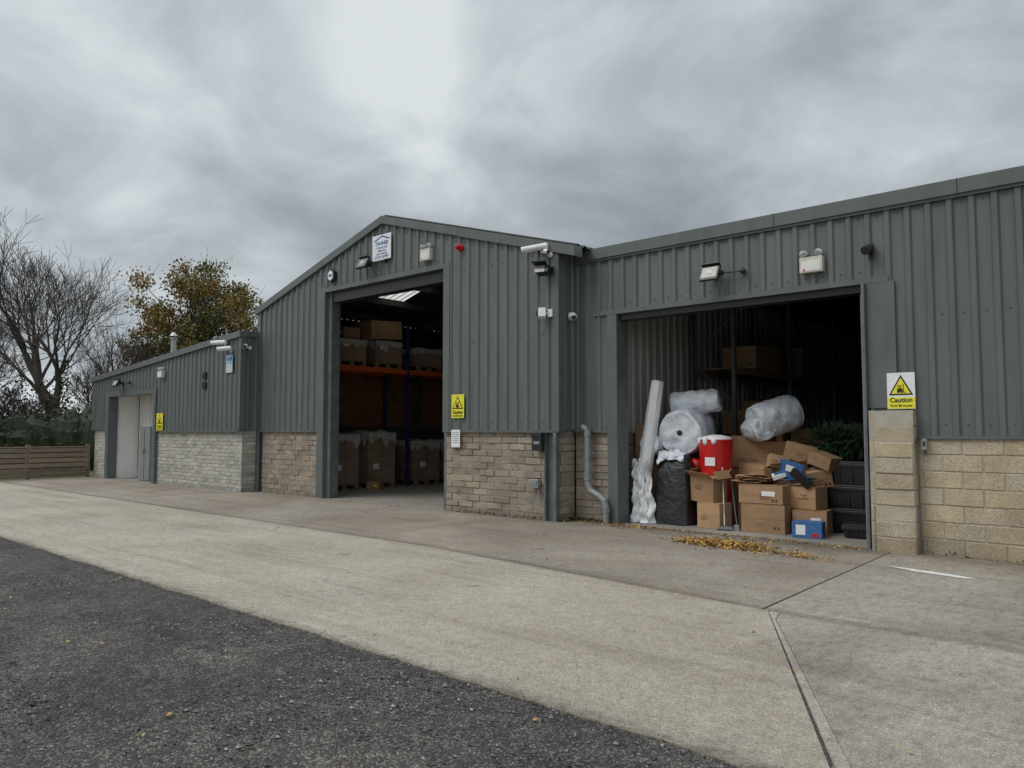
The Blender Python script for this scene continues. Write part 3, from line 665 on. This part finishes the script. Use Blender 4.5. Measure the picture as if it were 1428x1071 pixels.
carton(-5.02,12.45,.63,.55,.45,.40,rz=18,tilt=(6,-6),open_=True);carton(-4.9,12.5,1.08,.48,.36,.28,rz=24,tilt=(-4,14));carton(-5.35,12.9,1.0,.6,.45,.4,rz=3)
carton(-4.45,12.35,1.02,.40,.3,.2,rz=-15,tilt=(0,18));carton(-6.0,12.9,.012,.6,.5,.9,rz=2);carton(-5.9,12.95,.95,.6,.5,.55,rz=-8)
carton(-4.55,12.35,.72,.36,.3,.26,rz=28,tilt=(12,-10));carton(-5.35,12.1,.76,.34,.26,.2,rz=-22,tilt=(5,-9));carton(-5.15,12.2,.98,.3,.24,.2,rz=35,tilt=(-8,12),label='bluepr')
carton(-5.2,13.6,.012,.8,.7,1.0);carton(-4.5,13.6,.012,.7,.7,1.0,rz=6);carton(-5.0,13.6,1.02,.7,.6,.6,rz=-5);carton(-5.9,13.7,1.0,.6,.6,.95,rz=6)
carton(-6.95,14.9,2.84,.7,.55,.45,rz=3);carton(-6.95,15.7,2.84,.6,.55,.5,rz=-3);carton(-6.95,17.4,2.84,.7,.6,.6)
carton(-7.0,15.0,1.52,.7,.6,.5,rz=4);carton(-7.0,15.9,1.52,.7,.6,.7,rz=-4)
carton(-7.40,12.1,.012,.35,.5,.95,rz=3);carton(-7.42,12.0,.97,.3,.45,.72,rz=-4)
b=B();b.box((-4.42,11.55,.13),(.42,.3,.23),'bluepr',(0,0,10));b.box((-4.48,11.39,.13),(.14,.006,.15),'signw',(0,0,10));b.box((-4.34,11.415,.15),(.12,.006,.10),'yellow',(0,0,10));b.box((-4.28,11.42,.06),(.1,.006,.05),'red',(0,0,10));b.finish('printed_product_box',bevel=.004)
b=B()
b.box((-4.78,11.86,.98),(.34,.05,.26),'bluepr',(14,18,10));b.box((-4.79,11.83,1.0),(.14,.02,.10),'signw',(14,18,10))
b.box((-4.62,11.8,.86),(.36,.03,.14),'signb',(20,40,5));b.box((-4.98,11.9,.90),(.26,.2,.06),'signw',(12,-20,25));b.box((-4.98,11.9,.935),(.2,.14,.01),'bluepr',(12,-20,25))
b.finish('printed_packaging',bevel=.003)
b=B()
for k in range(9): b.box((-5.42+R.uniform(-.12,.12),11.92+R.uniform(-.08,.08),.765+k*.014),(.42,.28,.008),'card',(R.uniform(-5,5),R.uniform(-7,7),R.uniform(-25,20)),col=R.uniform(.7,1.3))
for k in range(5): b.box((-4.75+R.uniform(-.15,.15),12.0+R.uniform(-.06,.06),.78+k*.02),(.34,.22,.008),R.choice(['card','white','bluepr','card']),(R.uniform(-12,12),R.uniform(-16,16),R.uniform(-25,20)),col=R.uniform(.7,1.3))
b.finish('flattened_cardboard')
def roll(p0,p1,r,mat='wrap',name='bubble_wrap_roll',jit=.018,core=.05,amp=.004):
    b=B(); p0=Vector(p0);p1=Vector(p1);d=(p1-p0).normalized();a=d.orthogonal().normalized();c=d.cross(a);n=48;rings=16
    vs=[];ph=R.uniform(0,9)
    for j in range(rings+1):
        t=j/rings; e=1-.10*(abs(2*t-1)**5)
        for k in range(n):
            th=2*math.pi*k/n; v=Vector((math.cos(th)*2.5,math.sin(th)*2.5,t*7+ph)); q=1+jit*2.4*noise.noise(v)+jit*1.2*noise.noise(v*3.1)
            vs.append(p0.lerp(p1,t)+(a*math.cos(th)+c*math.sin(th))*r*q*e)
    b.mesh(vs,[(j*n+k,j*n+(k+1)%n,(j+1)*n+(k+1)%n,(j+1)*n+k) for j in range(rings) for k in range(n)],mat,smooth=True)
    for end,sg in((p0,-1),(p1,1)):
        cv=[];nr=16
        for i in range(nr+1):
            for k in range(n):
                th=2*math.pi*k/n; rr=(r*.90*(1-i/nr)+core*(i/nr))*(1+.03*noise.noise(Vector((math.cos(th)*1.5,math.sin(th)*1.5,i*.3+ph))))
                w=amp*(1 if i%2 else -1)+.05*noise.noise(Vector((rr*6*math.cos(th),rr*6*math.sin(th),ph)))*min(1,(nr-i)/4)*min(1,i/3)
                cv.append(end+(a*math.cos(th)+c*math.sin(th))*rr+d*sg*(w+.012))
        o=vs[:n] if sg<0 else vs[-n:]
        b.mesh(list(o)+cv[:n],[(k,(k+1)%n,n+(k+1)%n,n+k) for k in range(n)],mat,smooth=True)
        b.mesh(cv,[(i*n+k,i*n+(k+1)%n,(i+1)*n+(k+1)%n,(i+1)*n+k) for i in range(nr) for k in range(n)],mat,smooth=True)
        b.cyl(end-d*sg*.1,end+d*sg*.006,core,core,'card',n=16,caps=False); b.cyl(end-d*sg*.1,end-d*sg*.09,core,core,'greypl',n=16)
    b.finish(name)
roll((-6.70,11.80,1.55),(-6.90,12.7,1.62),.41,jit=.03)
roll((-7.05,12.15,2.06),(-6.3,12.45,2.12),.21,jit=.07)
roll((-7.20,11.62,1.36),(-7.25,12.3,1.34),.20,jit=.04,core=.035)
roll((-5.62,12.40,1.72),(-5.16,12.95,1.92),.31,jit=.04)
roll((-5.40,12.30,1.62),(-5.86,12.8,1.62),.20,jit=.08)
roll((-7.34,11.45,.04),(-7.10,11.75,2.45),.12,mat='foam',name='foam_sheet_roll',jit=.07,core=.03)
b=B()
for s0 in range(2):
    base=Vector((-7.42+.10*s0,11.33+.05*s0,.02)); vs=[];nk=14;nj=22
    for j in range(nj):
        t=j/(nj-1); wd_=.34*(1-.35*t)
        for k in range(nk):
            u=k/(nk-1); v=Vector((u*4+s0*3,t*5,s0*2.0))
            vs.append(base+Vector((wd_*u+.07*noise.noise(v),.10*noise.noise(v*1.7)+.04*math.sin(u*14+t*3)+.1*t,.0+t*(1.02+.15*noise.noise(Vector((u*3,s0,0)))))))
    b.mesh(vs,[(j*nk+k,j*nk+k+1,(j+1)*nk+k+1,(j+1)*nk+k) for j in range(nj-1) for k in range(nk-1)],'foam',smooth=True)
# torn film hanging over the black cover
vs=[];nk=12;nj=8
for j in range(nj):
    for k in range(nk):
        u=k/(nk-1);t=j/(nj-1);v=Vector((u*5,t*4,9)); vs.append(Vector((-7.0+.5*u,11.52+.08*noise.noise(v)+.1*t,1.08+.16*t+.10*noise.noise(v*1.3))))
b.mesh(vs,[(j*nk+k,j*nk+k+1,(j+1)*nk+k+1,(j+1)*nk+k) for j in range(nj-1) for k in range(nk-1)],'wrap',smooth=True)
b.finish('loose_plastic_film')
b=B();vs=[];n=36
for j in range(17):
    t=j/16; rr=1-.2*t-.35*max(0,t-.85)*4
    for k in range(n):
        th=2*math.pi*k/n; q=1+.12*noise.noise(Vector((math.cos(th)*3,math.sin(th)*3,t*3)))+.035*math.sin(th*9+t*3)*(1.1-t)
        ex=abs(math.cos(th))**.5*math.copysign(1,math.cos(th)); ey=abs(math.sin(th))**.5*math.copysign(1,math.sin(th))
        vs.append(Vector((-6.76+.35*ex*rr*q+.03*t,11.72+.26*ey*rr*q,.012+1.08*t+.09*math.cos(th)*t)))
b.mesh(vs,[(j*n+k,j*n+(k+1)%n,(j+1)*n+(k+1)%n,(j+1)*n+k) for j in range(16) for k in range(n)]+[tuple(range(16*n,17*n))],'blackbag',smooth=True);b.finish('black_covered_equipment')
b=B();zb=.06;b.cyl((-6.13,12.0,.55),(-6.13,12.0,1.36+zb),.24,.285,'red',n=36)
for z in(.8,1.1,1.3): b.cyl((-6.13,12.0,z+zb),(-6.13,12.0,z+.03+zb),.268+.03*(z-.8),.270+.03*(z-.8),'red',n=36)
b.cyl((-6.13,12.0,1.36+zb),(-6.13,12.0,1.385+zb),.297,.297,'red',n=36);b.ball((-6.13,12.0,1.385+zb),(.27,.27,.08),'foam',jit=.06)
b.cyl((-6.13,12.0,0.01),(-6.13,12.0,.55),.21,.24,'red',n=36)
for k in range(4):
    a=rad(200+k*30);b.ball((-6.13+.285*math.cos(a),12.0+.285*math.sin(a),1.37+zb-.03*R.random()),(.05,.03,.05+.03*R.random()),'foam',n=8,m=6,jit=.1)
b.box((-6.1,11.725,1.08),(.18,.010,.14),'signw');b.finish('red_barrel')
b=B();b.ball((-6.50,11.98,1.0),(.13,.12,.12),'red',jit=.12);b.ball((-6.44,12.0,.80),(.15,.12,.14),'red',jit=.12);b.finish('red_bag')
b=B();b.cyl((-6.0,11.95,1.25),(-5.72,11.45,.08),.013,.013,'galv',n=8);b.box((-5.71,11.43,.05),(.24,.05,.04),'greypl',(0,0,20));b.box((-5.71,11.43,.02),(.23,.045,.03),'black',(0,0,20));b.finish('broom')
b=B();b.cyl((-5.95,12.1,1.1),(-5.55,11.55,.03),.022,.015,'black',n=8);b.cyl((-5.95,12.1,1.1),(-6.02,12.15,1.3),.02,.02,'greypl',n=8);b.box((-5.55,11.53,.05),(.08,.04,.1),'greypl');b.finish('pole')
def bin_(x,y,z,w,d,h,rz=0):
    b=B();E=Euler((0,0,rad(rz))).to_matrix();c=Vector((x,y,z))
    vs=[c+E@Vector((sx*w/2*k,sy*d/2*k,hh)) for k,hh in((.86,0),(1,h)) for sx,sy in((-1,-1),(1,-1),(1,1),(-1,1))]
    b.mesh(vs,[(0,1,5,4),(1,2,6,5),(2,3,7,6),(3,0,4,7),(3,2,1,0),(4,5,6,7)],'black')
    b.box(c+Vector((0,0,h-.02)),(w*1.06,d*1.06,.05),'black',(0,0,rz));b.box(c+Vector((0,0,h+.02)),(w*.98,d*.98,.03),'black',(0,0,rz))
    for k in(-.3,0,.3): b.box(c+E@Vector((k*w,-d/2*.95,h*.5)),(.02,.03,h*.8),'black',(0,0,rz))
    b.finish('black_storage_crate',bevel=.006)
bin_(-4.05,12.55,.02,.66,.5,.34,5);bin_(-4.07,12.57,.40,.66,.5,.32,-4);bin_(-4.05,12.6,.76,.64,.5,.32,3);bin_(-4.0,13.3,.02,.6,.5,.9)
bin_(-3.85,12.0,.02,.4,.4,.16,10)
b=B()
b.cyl((-4.75,12.9,1.3),(-3.85,12.6,1.45),.025,.012,'bark',n=8)
for i in range(1500):
    t=R.random();c=Vector((-4.7,12.85,1.38)).lerp(Vector((-3.85,12.6,1.45)),t);rr=.42*(1-t*.5)
    d=Vector((R.gauss(0,.5),R.gauss(0,1),R.gauss(0,1))).normalized();q=c+d*rr*R.uniform(.4,1)
    e=d.cross(Vector((R.random(),R.random(),R.random()))).normalized()*.012
    b.face([c.lerp(q,.5)-e,c.lerp(q,.5)+e,q+e*.8,q-e*.8],'fir')
    f=(d+Vector((R.gauss(0,.4),R.gauss(0,.4),R.gauss(0,.4)))).normalized()*.08;b.face([q-e,q+e,q+f+e*.3,q+f-e*.3],'fir')
b.finish('artificial_christmas_tree')
for (x,y,w,d,h) in [(-3.6,15,.9,.8,1.4),(-4.6,15.4,1,.9,1.7),(-2.2,15,1,1,1.2),(-5.6,15.5,.9,.8,1.2)]: carton(x,y,.012,w,d,h,rz=R.uniform(-8,8),col=.7)

def pallet(x,y,z,h,rows=3):
    b=B()
    for k in range(5): b.box((x,y-.4+k*.2,z+.13),(1.0,.14,.022),'mouldy')
    for k in(-1,0,1):
        for j in(-1,0,1): b.box((x+k*.44,y+j*.4,z+.07),(.1,.1,.09),'mouldy')
        b.box((x+k*.44,y,z+.015),(.1,.95,.02),'mouldy')
    hh=h/rows
    for r in range(rows):
        for i in(-1,1):
            for j in(-1,1): b.box((x+i*.245,y+j*.235,z+.142+hh*(r+.5)),(.48,.46,hh*.985),'shrink',(0,0,R.uniform(-1,1)))
    b.box((x+.495,y-.2,z+.6),(.006,.2,.15),'signw'); 
    # crumpled film cap and folds down the corners
    n=14;vs=[]
    for i in range(n+1):
        for j in range(n+1):
            u=i/n*2-1;v=j/n*2-1;ed=max(abs(u),abs(v)); p=Vector((x*3+u*2.2,y*3+v*2.2,z))
            vs.append(Vector((x+u*.49,y+v*.475,z+.15+h+.05*(1-ed**4)+.07*noise.noise(p)+.04*noise.noise(p*2.7))))
    b.mesh(vs,[(i*(n+1)+j,(i+1)*(n+1)+j,(i+1)*(n+1)+j+1,i*(n+1)+j+1) for i in range(n) for j in range(n)],'film',smooth=True)
    for i in range(n+1): pass
    for (p0,p1,ax) in [((x-.5,y-.482),(x+.5,y-.482),0),((x+.502,y-.48),(x+.502,y+.48),1)]:
        m_=16;vs=[]
        for k in range(m_+1):
            t=k/m_; px=p0[0]+(p1[0]-p0[0])*t; py=p0[1]+(p1[1]-p0[1])*t
            dn=.10+.22*abs(noise.noise(Vector((px*4,py*4,2))))*(2 if rows>1 else 1); o=.006+.012*R.random()
            q=Vector((0,-o,0)) if ax==0 else Vector((o,0,0))
            vs+= [Vector((px,py,z+.17+h))+q,Vector((px,py,z+.15+h-dn))+q*.5]
        b.mesh(vs,[(2*k,2*k+1,2*k+3,2*k+2) for k in range(m_)],'film',smooth=True)
    b.finish('wrapped_pallet')
pallet(-17.45,12.25,.012,1.30);pallet(-17.45,13.5,.012,1.35);pallet(-17.45,15.2,.012,1.1,2);pallet(-17.45,16.4,.012,1.1,2);pallet(-17.45,18.2,.012,1.3)
pallet(-17.5,12.5,3.34,.55,1);pallet(-17.5,13.75,3.34,.6,2)
carton(-17.4,13.6,4.16,.9,1.15,.5,rz=4,tilt=(4,0));carton(-17.4,12.6,4.10,.5,.5,.3,rz=-7,label='signw')
pallet(-17.5,15.3,3.34,.5,1);pallet(-17.5,16.6,3.34,.6,2)
carton(-16.6,13.0,.012,.35,.35,.2,rz=30,label='yellow')

# ================================================================== FENCE
b=B(); x=-28.35
y=9.9
while y>-22:
    b.box((x,y,.54),(.11,.11,1.12),'wood',col=R.uniform(.8,1.1)); b.box((x,y,1.11),(.13,.13,.03),'wood')
    for k in range(6): b.box((x+.07,y-.9,.12+k*.165),(.022,1.79,.135),'wood',(R.uniform(-.3,.3),R.uniform(-2,2),0),col=R.uniform(.75,1.2))
    b.box((x,y-.9,1.05),(.12,1.8,.03),'wood',col=1.2)
    y-=1.8
b.finish('timber_fence')

# ================================================================== TREES
def tube(b,p,q,r0,r1,n,mat):
    d=(q-p); 
    if d.length<1e-5: return
    d.normalize();a=d.orthogonal().normalized();c=d.cross(a)
    vs=[p+(a*math.cos(2*math.pi*k/n)+c*math.sin(2*math.pi*k/n))*r0 for k in range(n)]+[q+(a*math.cos(2*math.pi*k/n)+c*math.sin(2*math.pi*k/n))*r1 for k in range(n)]
    b.mesh(vs,[(k,(k+1)%n,n+(k+1)%n,n+k) for k in range(n)],mat,smooth=True)
def grow(b,p,d,L,r,lvl,maxl,tips,up=.12,spread=.55,kids=(3,4),shr=.70,rmin=.009):
    segs=4 if lvl<3 else 2
    pts=[(p,r)]; cur=p.copy(); dd=d.copy()
    for i in range(segs):
        dd=(dd+Vector((R.gauss(0,.10),R.gauss(0,.10),R.gauss(0,.07)+up*.4))).normalized()
        nx=cur+dd*L/segs; nr=max(rmin,r*(1-.28*(i+1)/segs))
        tube(b,cur,nx,pts[-1][1],nr,7 if lvl<2 else(5 if lvl<3 else 3),'bark' if lvl<3 else 'twig'); cur=nx; pts.append((cur.copy(),nr))
    if lvl>=maxl: tips.append(cur.copy()); return
    if lvl>=maxl-1: tips.append(cur.copy())
    nk=R.randint(*kids)+(1 if lvl==0 else 0)
    a0=R.uniform(0,6.28)
    for k in range(nk):
        i=R.randint(max(1,segs-2),segs) if k else segs
        q,qr=pts[i]; az=a0+k*2.4+R.uniform(-.4,.4); a=dd.orthogonal().normalized();c=dd.cross(a)
        sp=spread*R.uniform(.6,1.3)*(.45 if k==0 else 1)
        nd=(dd*math.cos(sp)+(a*math.cos(az)+c*math.sin(az))*math.sin(sp)+Vector((0,0,up))).normalized()
        grow(b,q,nd,L*shr*R.uniform(.8,1.15),max(rmin,qr*(.80 if k==0 else .62)),lvl+1,maxl,tips,up,spread,kids,shr,rmin)
def leafq(b,x,y,z,s,mats):
    e=Euler((R.uniform(0,6.28),R.uniform(0,6.28),R.uniform(0,6.28))).to_matrix(); c=Vector((x,y,z))
    b.face([c+e@Vector(p)*s for p in((-1,0,0),(0,-.6,0),(1,0,.2),(0,.6,0))],R.choice(mats))
def bare_tree(x,y,h,name='bare_tree',maxl=7,ivy=0,forks=1,seed=1,spread=.55,kids=(3,3)):
    global R; R=random.Random(seed); b=B();tips=[]
    for k in range(forks):
        a=R.uniform(0,6.28) ; d=Vector((.22*math.cos(a),.22*math.sin(a),1)) if forks>1 else Vector((0,0,1))
        grow(b,Vector((x+.3*k,y,0)),d.normalized(),h*.215,h*.026,0,maxl,tips,up=.09,spread=spread,kids=kids,shr=.80)
    for i in range(ivy):
        t=R.random(); a=R.uniform(0,6.28); w=noise.noise(Vector((math.cos(a)*1.2+seed,math.sin(a)*1.2,t*5)))
        rr=max(.15,(.55-.3*t)*(1+1.3*w))*R.uniform(.3,1)
        leafq(b,x+rr*math.cos(a),y+rr*math.sin(a),t*h*.34,R.uniform(.05,.10),[LEAF_H[0],LEAF_H[0],LEAF_H[1],LEAF_H[2]])
    return b.finish(name)
bare_tree(-44.3,14.2,15.6,ivy=700,seed=11,spread=.60)
bare_tree(-49,9.6,13.0,ivy=900,seed=5,spread=.62)
bare_tree(-55,20.5,11.0,maxl=6,seed=23)
bare_tree(-39.5,8.6,8.5,maxl=6,ivy=300,forks=2,seed=31)
bare_tree(-46,17.0,9.0,maxl=6,forks=2,seed=41)
# autumn tree: trunk, limbs reaching leaf clumps that fill a broad domed crown
R=random.Random(99)
b=B(); T=Vector((-46.9,22.4,0)); CC=Vector((-46.9,22.4,7.4)); RR=Vector((4.7,4.7,4.8))
p=T.copy(); trunk=[p]
for i in range(7):
    q=p+Vector((R.gauss(0,.12),R.gauss(0,.12),1.15)); tube(b,p,q,.34-.035*i,.34-.035*(i+1),9,'bark'); p=q; trunk.append(p)
def shell(d): return 1+.22*noise.noise(d*1.6+Vector((3,1,7)))+.12*noise.noise(d*4.0)
clumps=[]
tries=0
while len(clumps)<175 and tries<5000:
    tries+=1
    d=Vector((R.gauss(0,1),R.gauss(0,1),R.gauss(0,1))).normalized()
    if d.z<-.75: continue
    k=R.random()**.42*.93*shell(d)
    c=CC+Vector((d.x*RR.x,d.y*RR.y,d.z*RR.z))*k
    if c.z<2.6: continue
    if any((c-o).length<.62 for o in clumps): continue
    clumps.append(c)
for c in clumps:
    i=max(1,min(6,int((c.z-1.2)/1.5))); s=trunk[i]; m1=s.lerp(c,.5)+Vector((R.gauss(0,.25),R.gauss(0,.25),.35))
    if R.random()<.55: tube(b,s,m1,.075,.04,5,'bark'); tube(b,m1,c,.04,.014,4,'twig')
    for k in range(7):
        e=c+Vector((R.gauss(0,.5),R.gauss(0,.5),R.gauss(.15,.45))); tube(b,c.lerp(m1,.15*R.random()),e,.013,.008,3,'twig')
    w=noise.noise(c*.42)+R.uniform(-.12,.12)+.05*(c.z-7)
    mats=[LEAF_Y[0],LEAF_Y[0],LEAF_Y[1],LEAF_Y[3]] if w>.12 else ([LEAF_Y[1],LEAF_Y[0],LEAF_Y[2],LEAF_Y[1]] if w>-.12 else [LEAF_Y[2],LEAF_Y[1],LEAF_Y[2]])
    rs=R.uniform(.5,.85)
    for k in range(int(230*rs)):
        dv=Vector((R.gauss(0,1),R.gauss(0,1),R.gauss(0,.75)))*rs*.52
        leafq(b,c.x+dv.x,c.y+dv.y,c.z+dv.z,R.uniform(.06,.125),mats)
b.finish('autumn_tree')
b=B()
def lump(b,c,r,mat):
    n,m=12,8;vs=[]
    for j in range(m+1):
        ph=math.pi*j/m
        for k in range(n):
            th=2*math.pi*k/n;v=Vector((math.sin(ph)*math.cos(th),math.sin(ph)*math.sin(th),math.cos(ph)));q=1+.35*noise.noise(v*1.7+c)
            vs.append(c+Vector((v.x*r.x,v.y*r.y,v.z*r.z))*q)
    b.mesh(vs,[(j*n+k,(j+1)*n+k,(j+1)*n+(k+1)%n,j*n+(k+1)%n) for j in range(m) for k in range(n)],mat)
for i in range(34):
    y=-8+i*.9; hh=1.15+.6*noise.noise(Vector((y*.3,0,0)))+.35*(y>6)
    c=Vector((-33+R.uniform(-.5,.5)-(.2*max(0,y-8)),y,hh*.6)); r=Vector((.9,1.0,hh)); lump(b,c,r*.8,LEAF_H[0])
    for k in range(480):
        d=Vector((R.gauss(0,1),R.gauss(0,1),R.gauss(0,1))).normalized();q=1+.4*noise.noise(d*1.7+c)
        p=c+Vector((d.x*r.x,d.y*r.y,d.z*r.z))*q*R.uniform(.82,1.25)
        if p.z>0: leafq(b,p.x,p.y,p.z,R.uniform(.04,.09),LEAF_H)
b.finish('hedge')
b=B()
for i in range(11):
    y=3+i*1.05; x=-37.5+R.uniform(-1,1); hh=6.2-.42*i+R.uniform(-.4,.4)
    for s in range(28):
        tp=Vector((x+R.gauss(0,.9),y+R.gauss(0,.8),hh*R.uniform(.5,1.1))); p=Vector((x+R.gauss(0,.3),y+R.gauss(0,.3),0))
        mid=p.lerp(tp,.5)+Vector((R.gauss(0,.15),R.gauss(0,.15),.1)); tube(b,p,mid,.024,.016,3,'twig');tube(b,mid,tp,.016,.008,3,'twig')
        for k in range(7):
            q=mid.lerp(tp,R.random()); e=q+Vector((R.gauss(0,.35),R.gauss(0,.35),R.uniform(.1,.6))); tube(b,q,e,.010,.007,3,'twig')
            for j in range(8): 
                z=q.lerp(e,R.random()); leafq(b,z.x+R.gauss(0,.08),z.y+R.gauss(0,.08),z.z+R.gauss(0,.08),R.uniform(.04,.08),LEAF_B)
b.finish('scrub_thicket')
b=B()
for i in range(80):
    y=-60+i*2.6; hh=2.6+1.6*noise.noise(Vector((y*.11,5,0)));x=-75+R.uniform(-3,3)
    c=Vector((x,y,hh*.5));r=Vector((2.2,2.4,hh));lump(b,c,r*.85,LEAF_H[0])
    for k in range(100):
        d=Vector((R.gauss(0,1),R.gauss(0,1),R.gauss(0,1))).normalized();p=c+Vector((d.x*r.x,d.y*r.y,d.z*r.z))*R.uniform(.85,1.25)
        if p.z>0: leafq(b,p.x,p.y,p.z,R.uniform(.15,.3),LEAF_H)
b.finish('distant_tree_line')

# ================================================================== WORLD
wd=bpy.data.worlds.new("World");scene.world=wd;wd.use_nodes=True
nt=wd.node_tree;N,L=nt.nodes,nt.links
for n_ in list(N): N.remove(n_)
out=N.new('ShaderNodeOutputWorld');bg=N.new('ShaderNodeBackground');L.new(bg.outputs[0],out.inputs[0]);bg.inputs[1].default_value=.1
sky=N.new('ShaderNodeTexSky');sky.sky_type='NISHITA';sky.sun_disc=False;sky.sun_elevation=rad(48);sky.sun_rotation=rad(211)
tc=N.new('ShaderNodeTexCoord');sx=N.new('ShaderNodeSeparateXYZ');L.new(tc.outputs['Generated'],sx.inputs[0])
def math_(op,a,b_=None,c_=None,clamp=False):
    m=N.new('ShaderNodeMath');m.operation=op;m.use_clamp=clamp
    for i,v in enumerate((a,b_,c_)):
        if v is None: continue
        if isinstance(v,(int,float)): m.inputs[i].default_value=v
        else: L.new(v,m.inputs[i])
    return m.outputs[0]
zc=math_('MAXIMUM',sx.outputs[2],0.0);zd=math_('ADD',zc,.42)
cx_=N.new('ShaderNodeCombineXYZ');L.new(math_('DIVIDE',sx.outputs[0],zd),cx_.inputs[0]);L.new(math_('DIVIDE',sx.outputs[1],zd),cx_.inputs[1]);cx_.inputs[2].default_value=9.1
def wn(s,d,r,dist=0):
    n=N.new('ShaderNodeTexNoise');n.inputs['Scale'].default_value=s;n.inputs['Detail'].default_value=d;n.inputs['Roughness'].default_value=r;n.inputs['Distortion'].default_value=dist
    L.new(cx_.outputs[0],n.inputs['Vector']);return n.outputs['Fac']
f=math_('ADD',math_('MULTIPLY',wn(1.3,3,.5,.2),.58),math_('MULTIPLY',wn(3.6,6,.54,.4),.42))
cr=N.new('ShaderNodeValToRGB');e=cr.color_ramp.elements
e[0].position=.36;e[0].color=(.265,.30,.325,1);e[1].position=.63;e[1].color=(.72,.765,.79,1)
q=e.new(.45);q.color=(.38,.42,.45,1);q=e.new(.53);q.color=(.52,.565,.595,1)
L.new(f,cr.inputs[0])
gain=N.new('ShaderNodeMapRange');gain.interpolation_type='SMOOTHSTEP';gain.inputs[1].default_value=.5;gain.inputs[2].default_value=.95;gain.inputs[3].default_value=1;gain.inputs[4].default_value=2.8
L.new(sx.outputs[2],gain.inputs[0])
hz=N.new('ShaderNodeMapRange');hz.inputs[1].default_value=0;hz.inputs[2].default_value=.22;hz.inputs[3].default_value=1.25;hz.inputs[4].default_value=1.0;L.new(sx.outputs[2],hz.inputs[0])
g2=math_('MULTIPLY',math_('MULTIPLY',gain.outputs[0],hz.outputs[0]),10.0)
sc=N.new('ShaderNodeVectorMath');sc.operation='SCALE';L.new(cr.outputs[0],sc.inputs[0]);L.new(g2,sc.inputs['Scale'])
mx=N.new('ShaderNodeMix');mx.data_type='RGBA';mx.inputs[0].default_value=.95
L.new(sky.outputs[0],mx.inputs[6]);L.new(sc.outputs[0],mx.inputs[7]);L.new(mx.outputs[2],bg.inputs[0])
sl=bpy.data.lights.new('sun','SUN');sl.energy=1.5;sl.angle=rad(35);sl.color=(1,.96,.91)
so=bpy.data.objects.new('sun',sl);COL.objects.link(so)
d=Vector((.45,.75,-1.0)).normalized();so.rotation_euler=d.to_track_quat('-Z','Y').to_euler();so.location=(-5,-10,20)

# ================================================================== CAMERA
cam=bpy.data.cameras.new('camera');co=bpy.data.objects.new('camera',cam);COL.objects.link(co)
cam.sensor_width=36;cam.lens=1070/1428*36;cam.clip_end=3000;cam.clip_start=.05
co.location=(0,0,1.6);co.rotation_euler=(rad(90+3.45),0,rad(41.9));scene.camera=co
scene.view_settings.view_transform='Standard';scene.view_settings.look='None';scene.view_settings.exposure=0
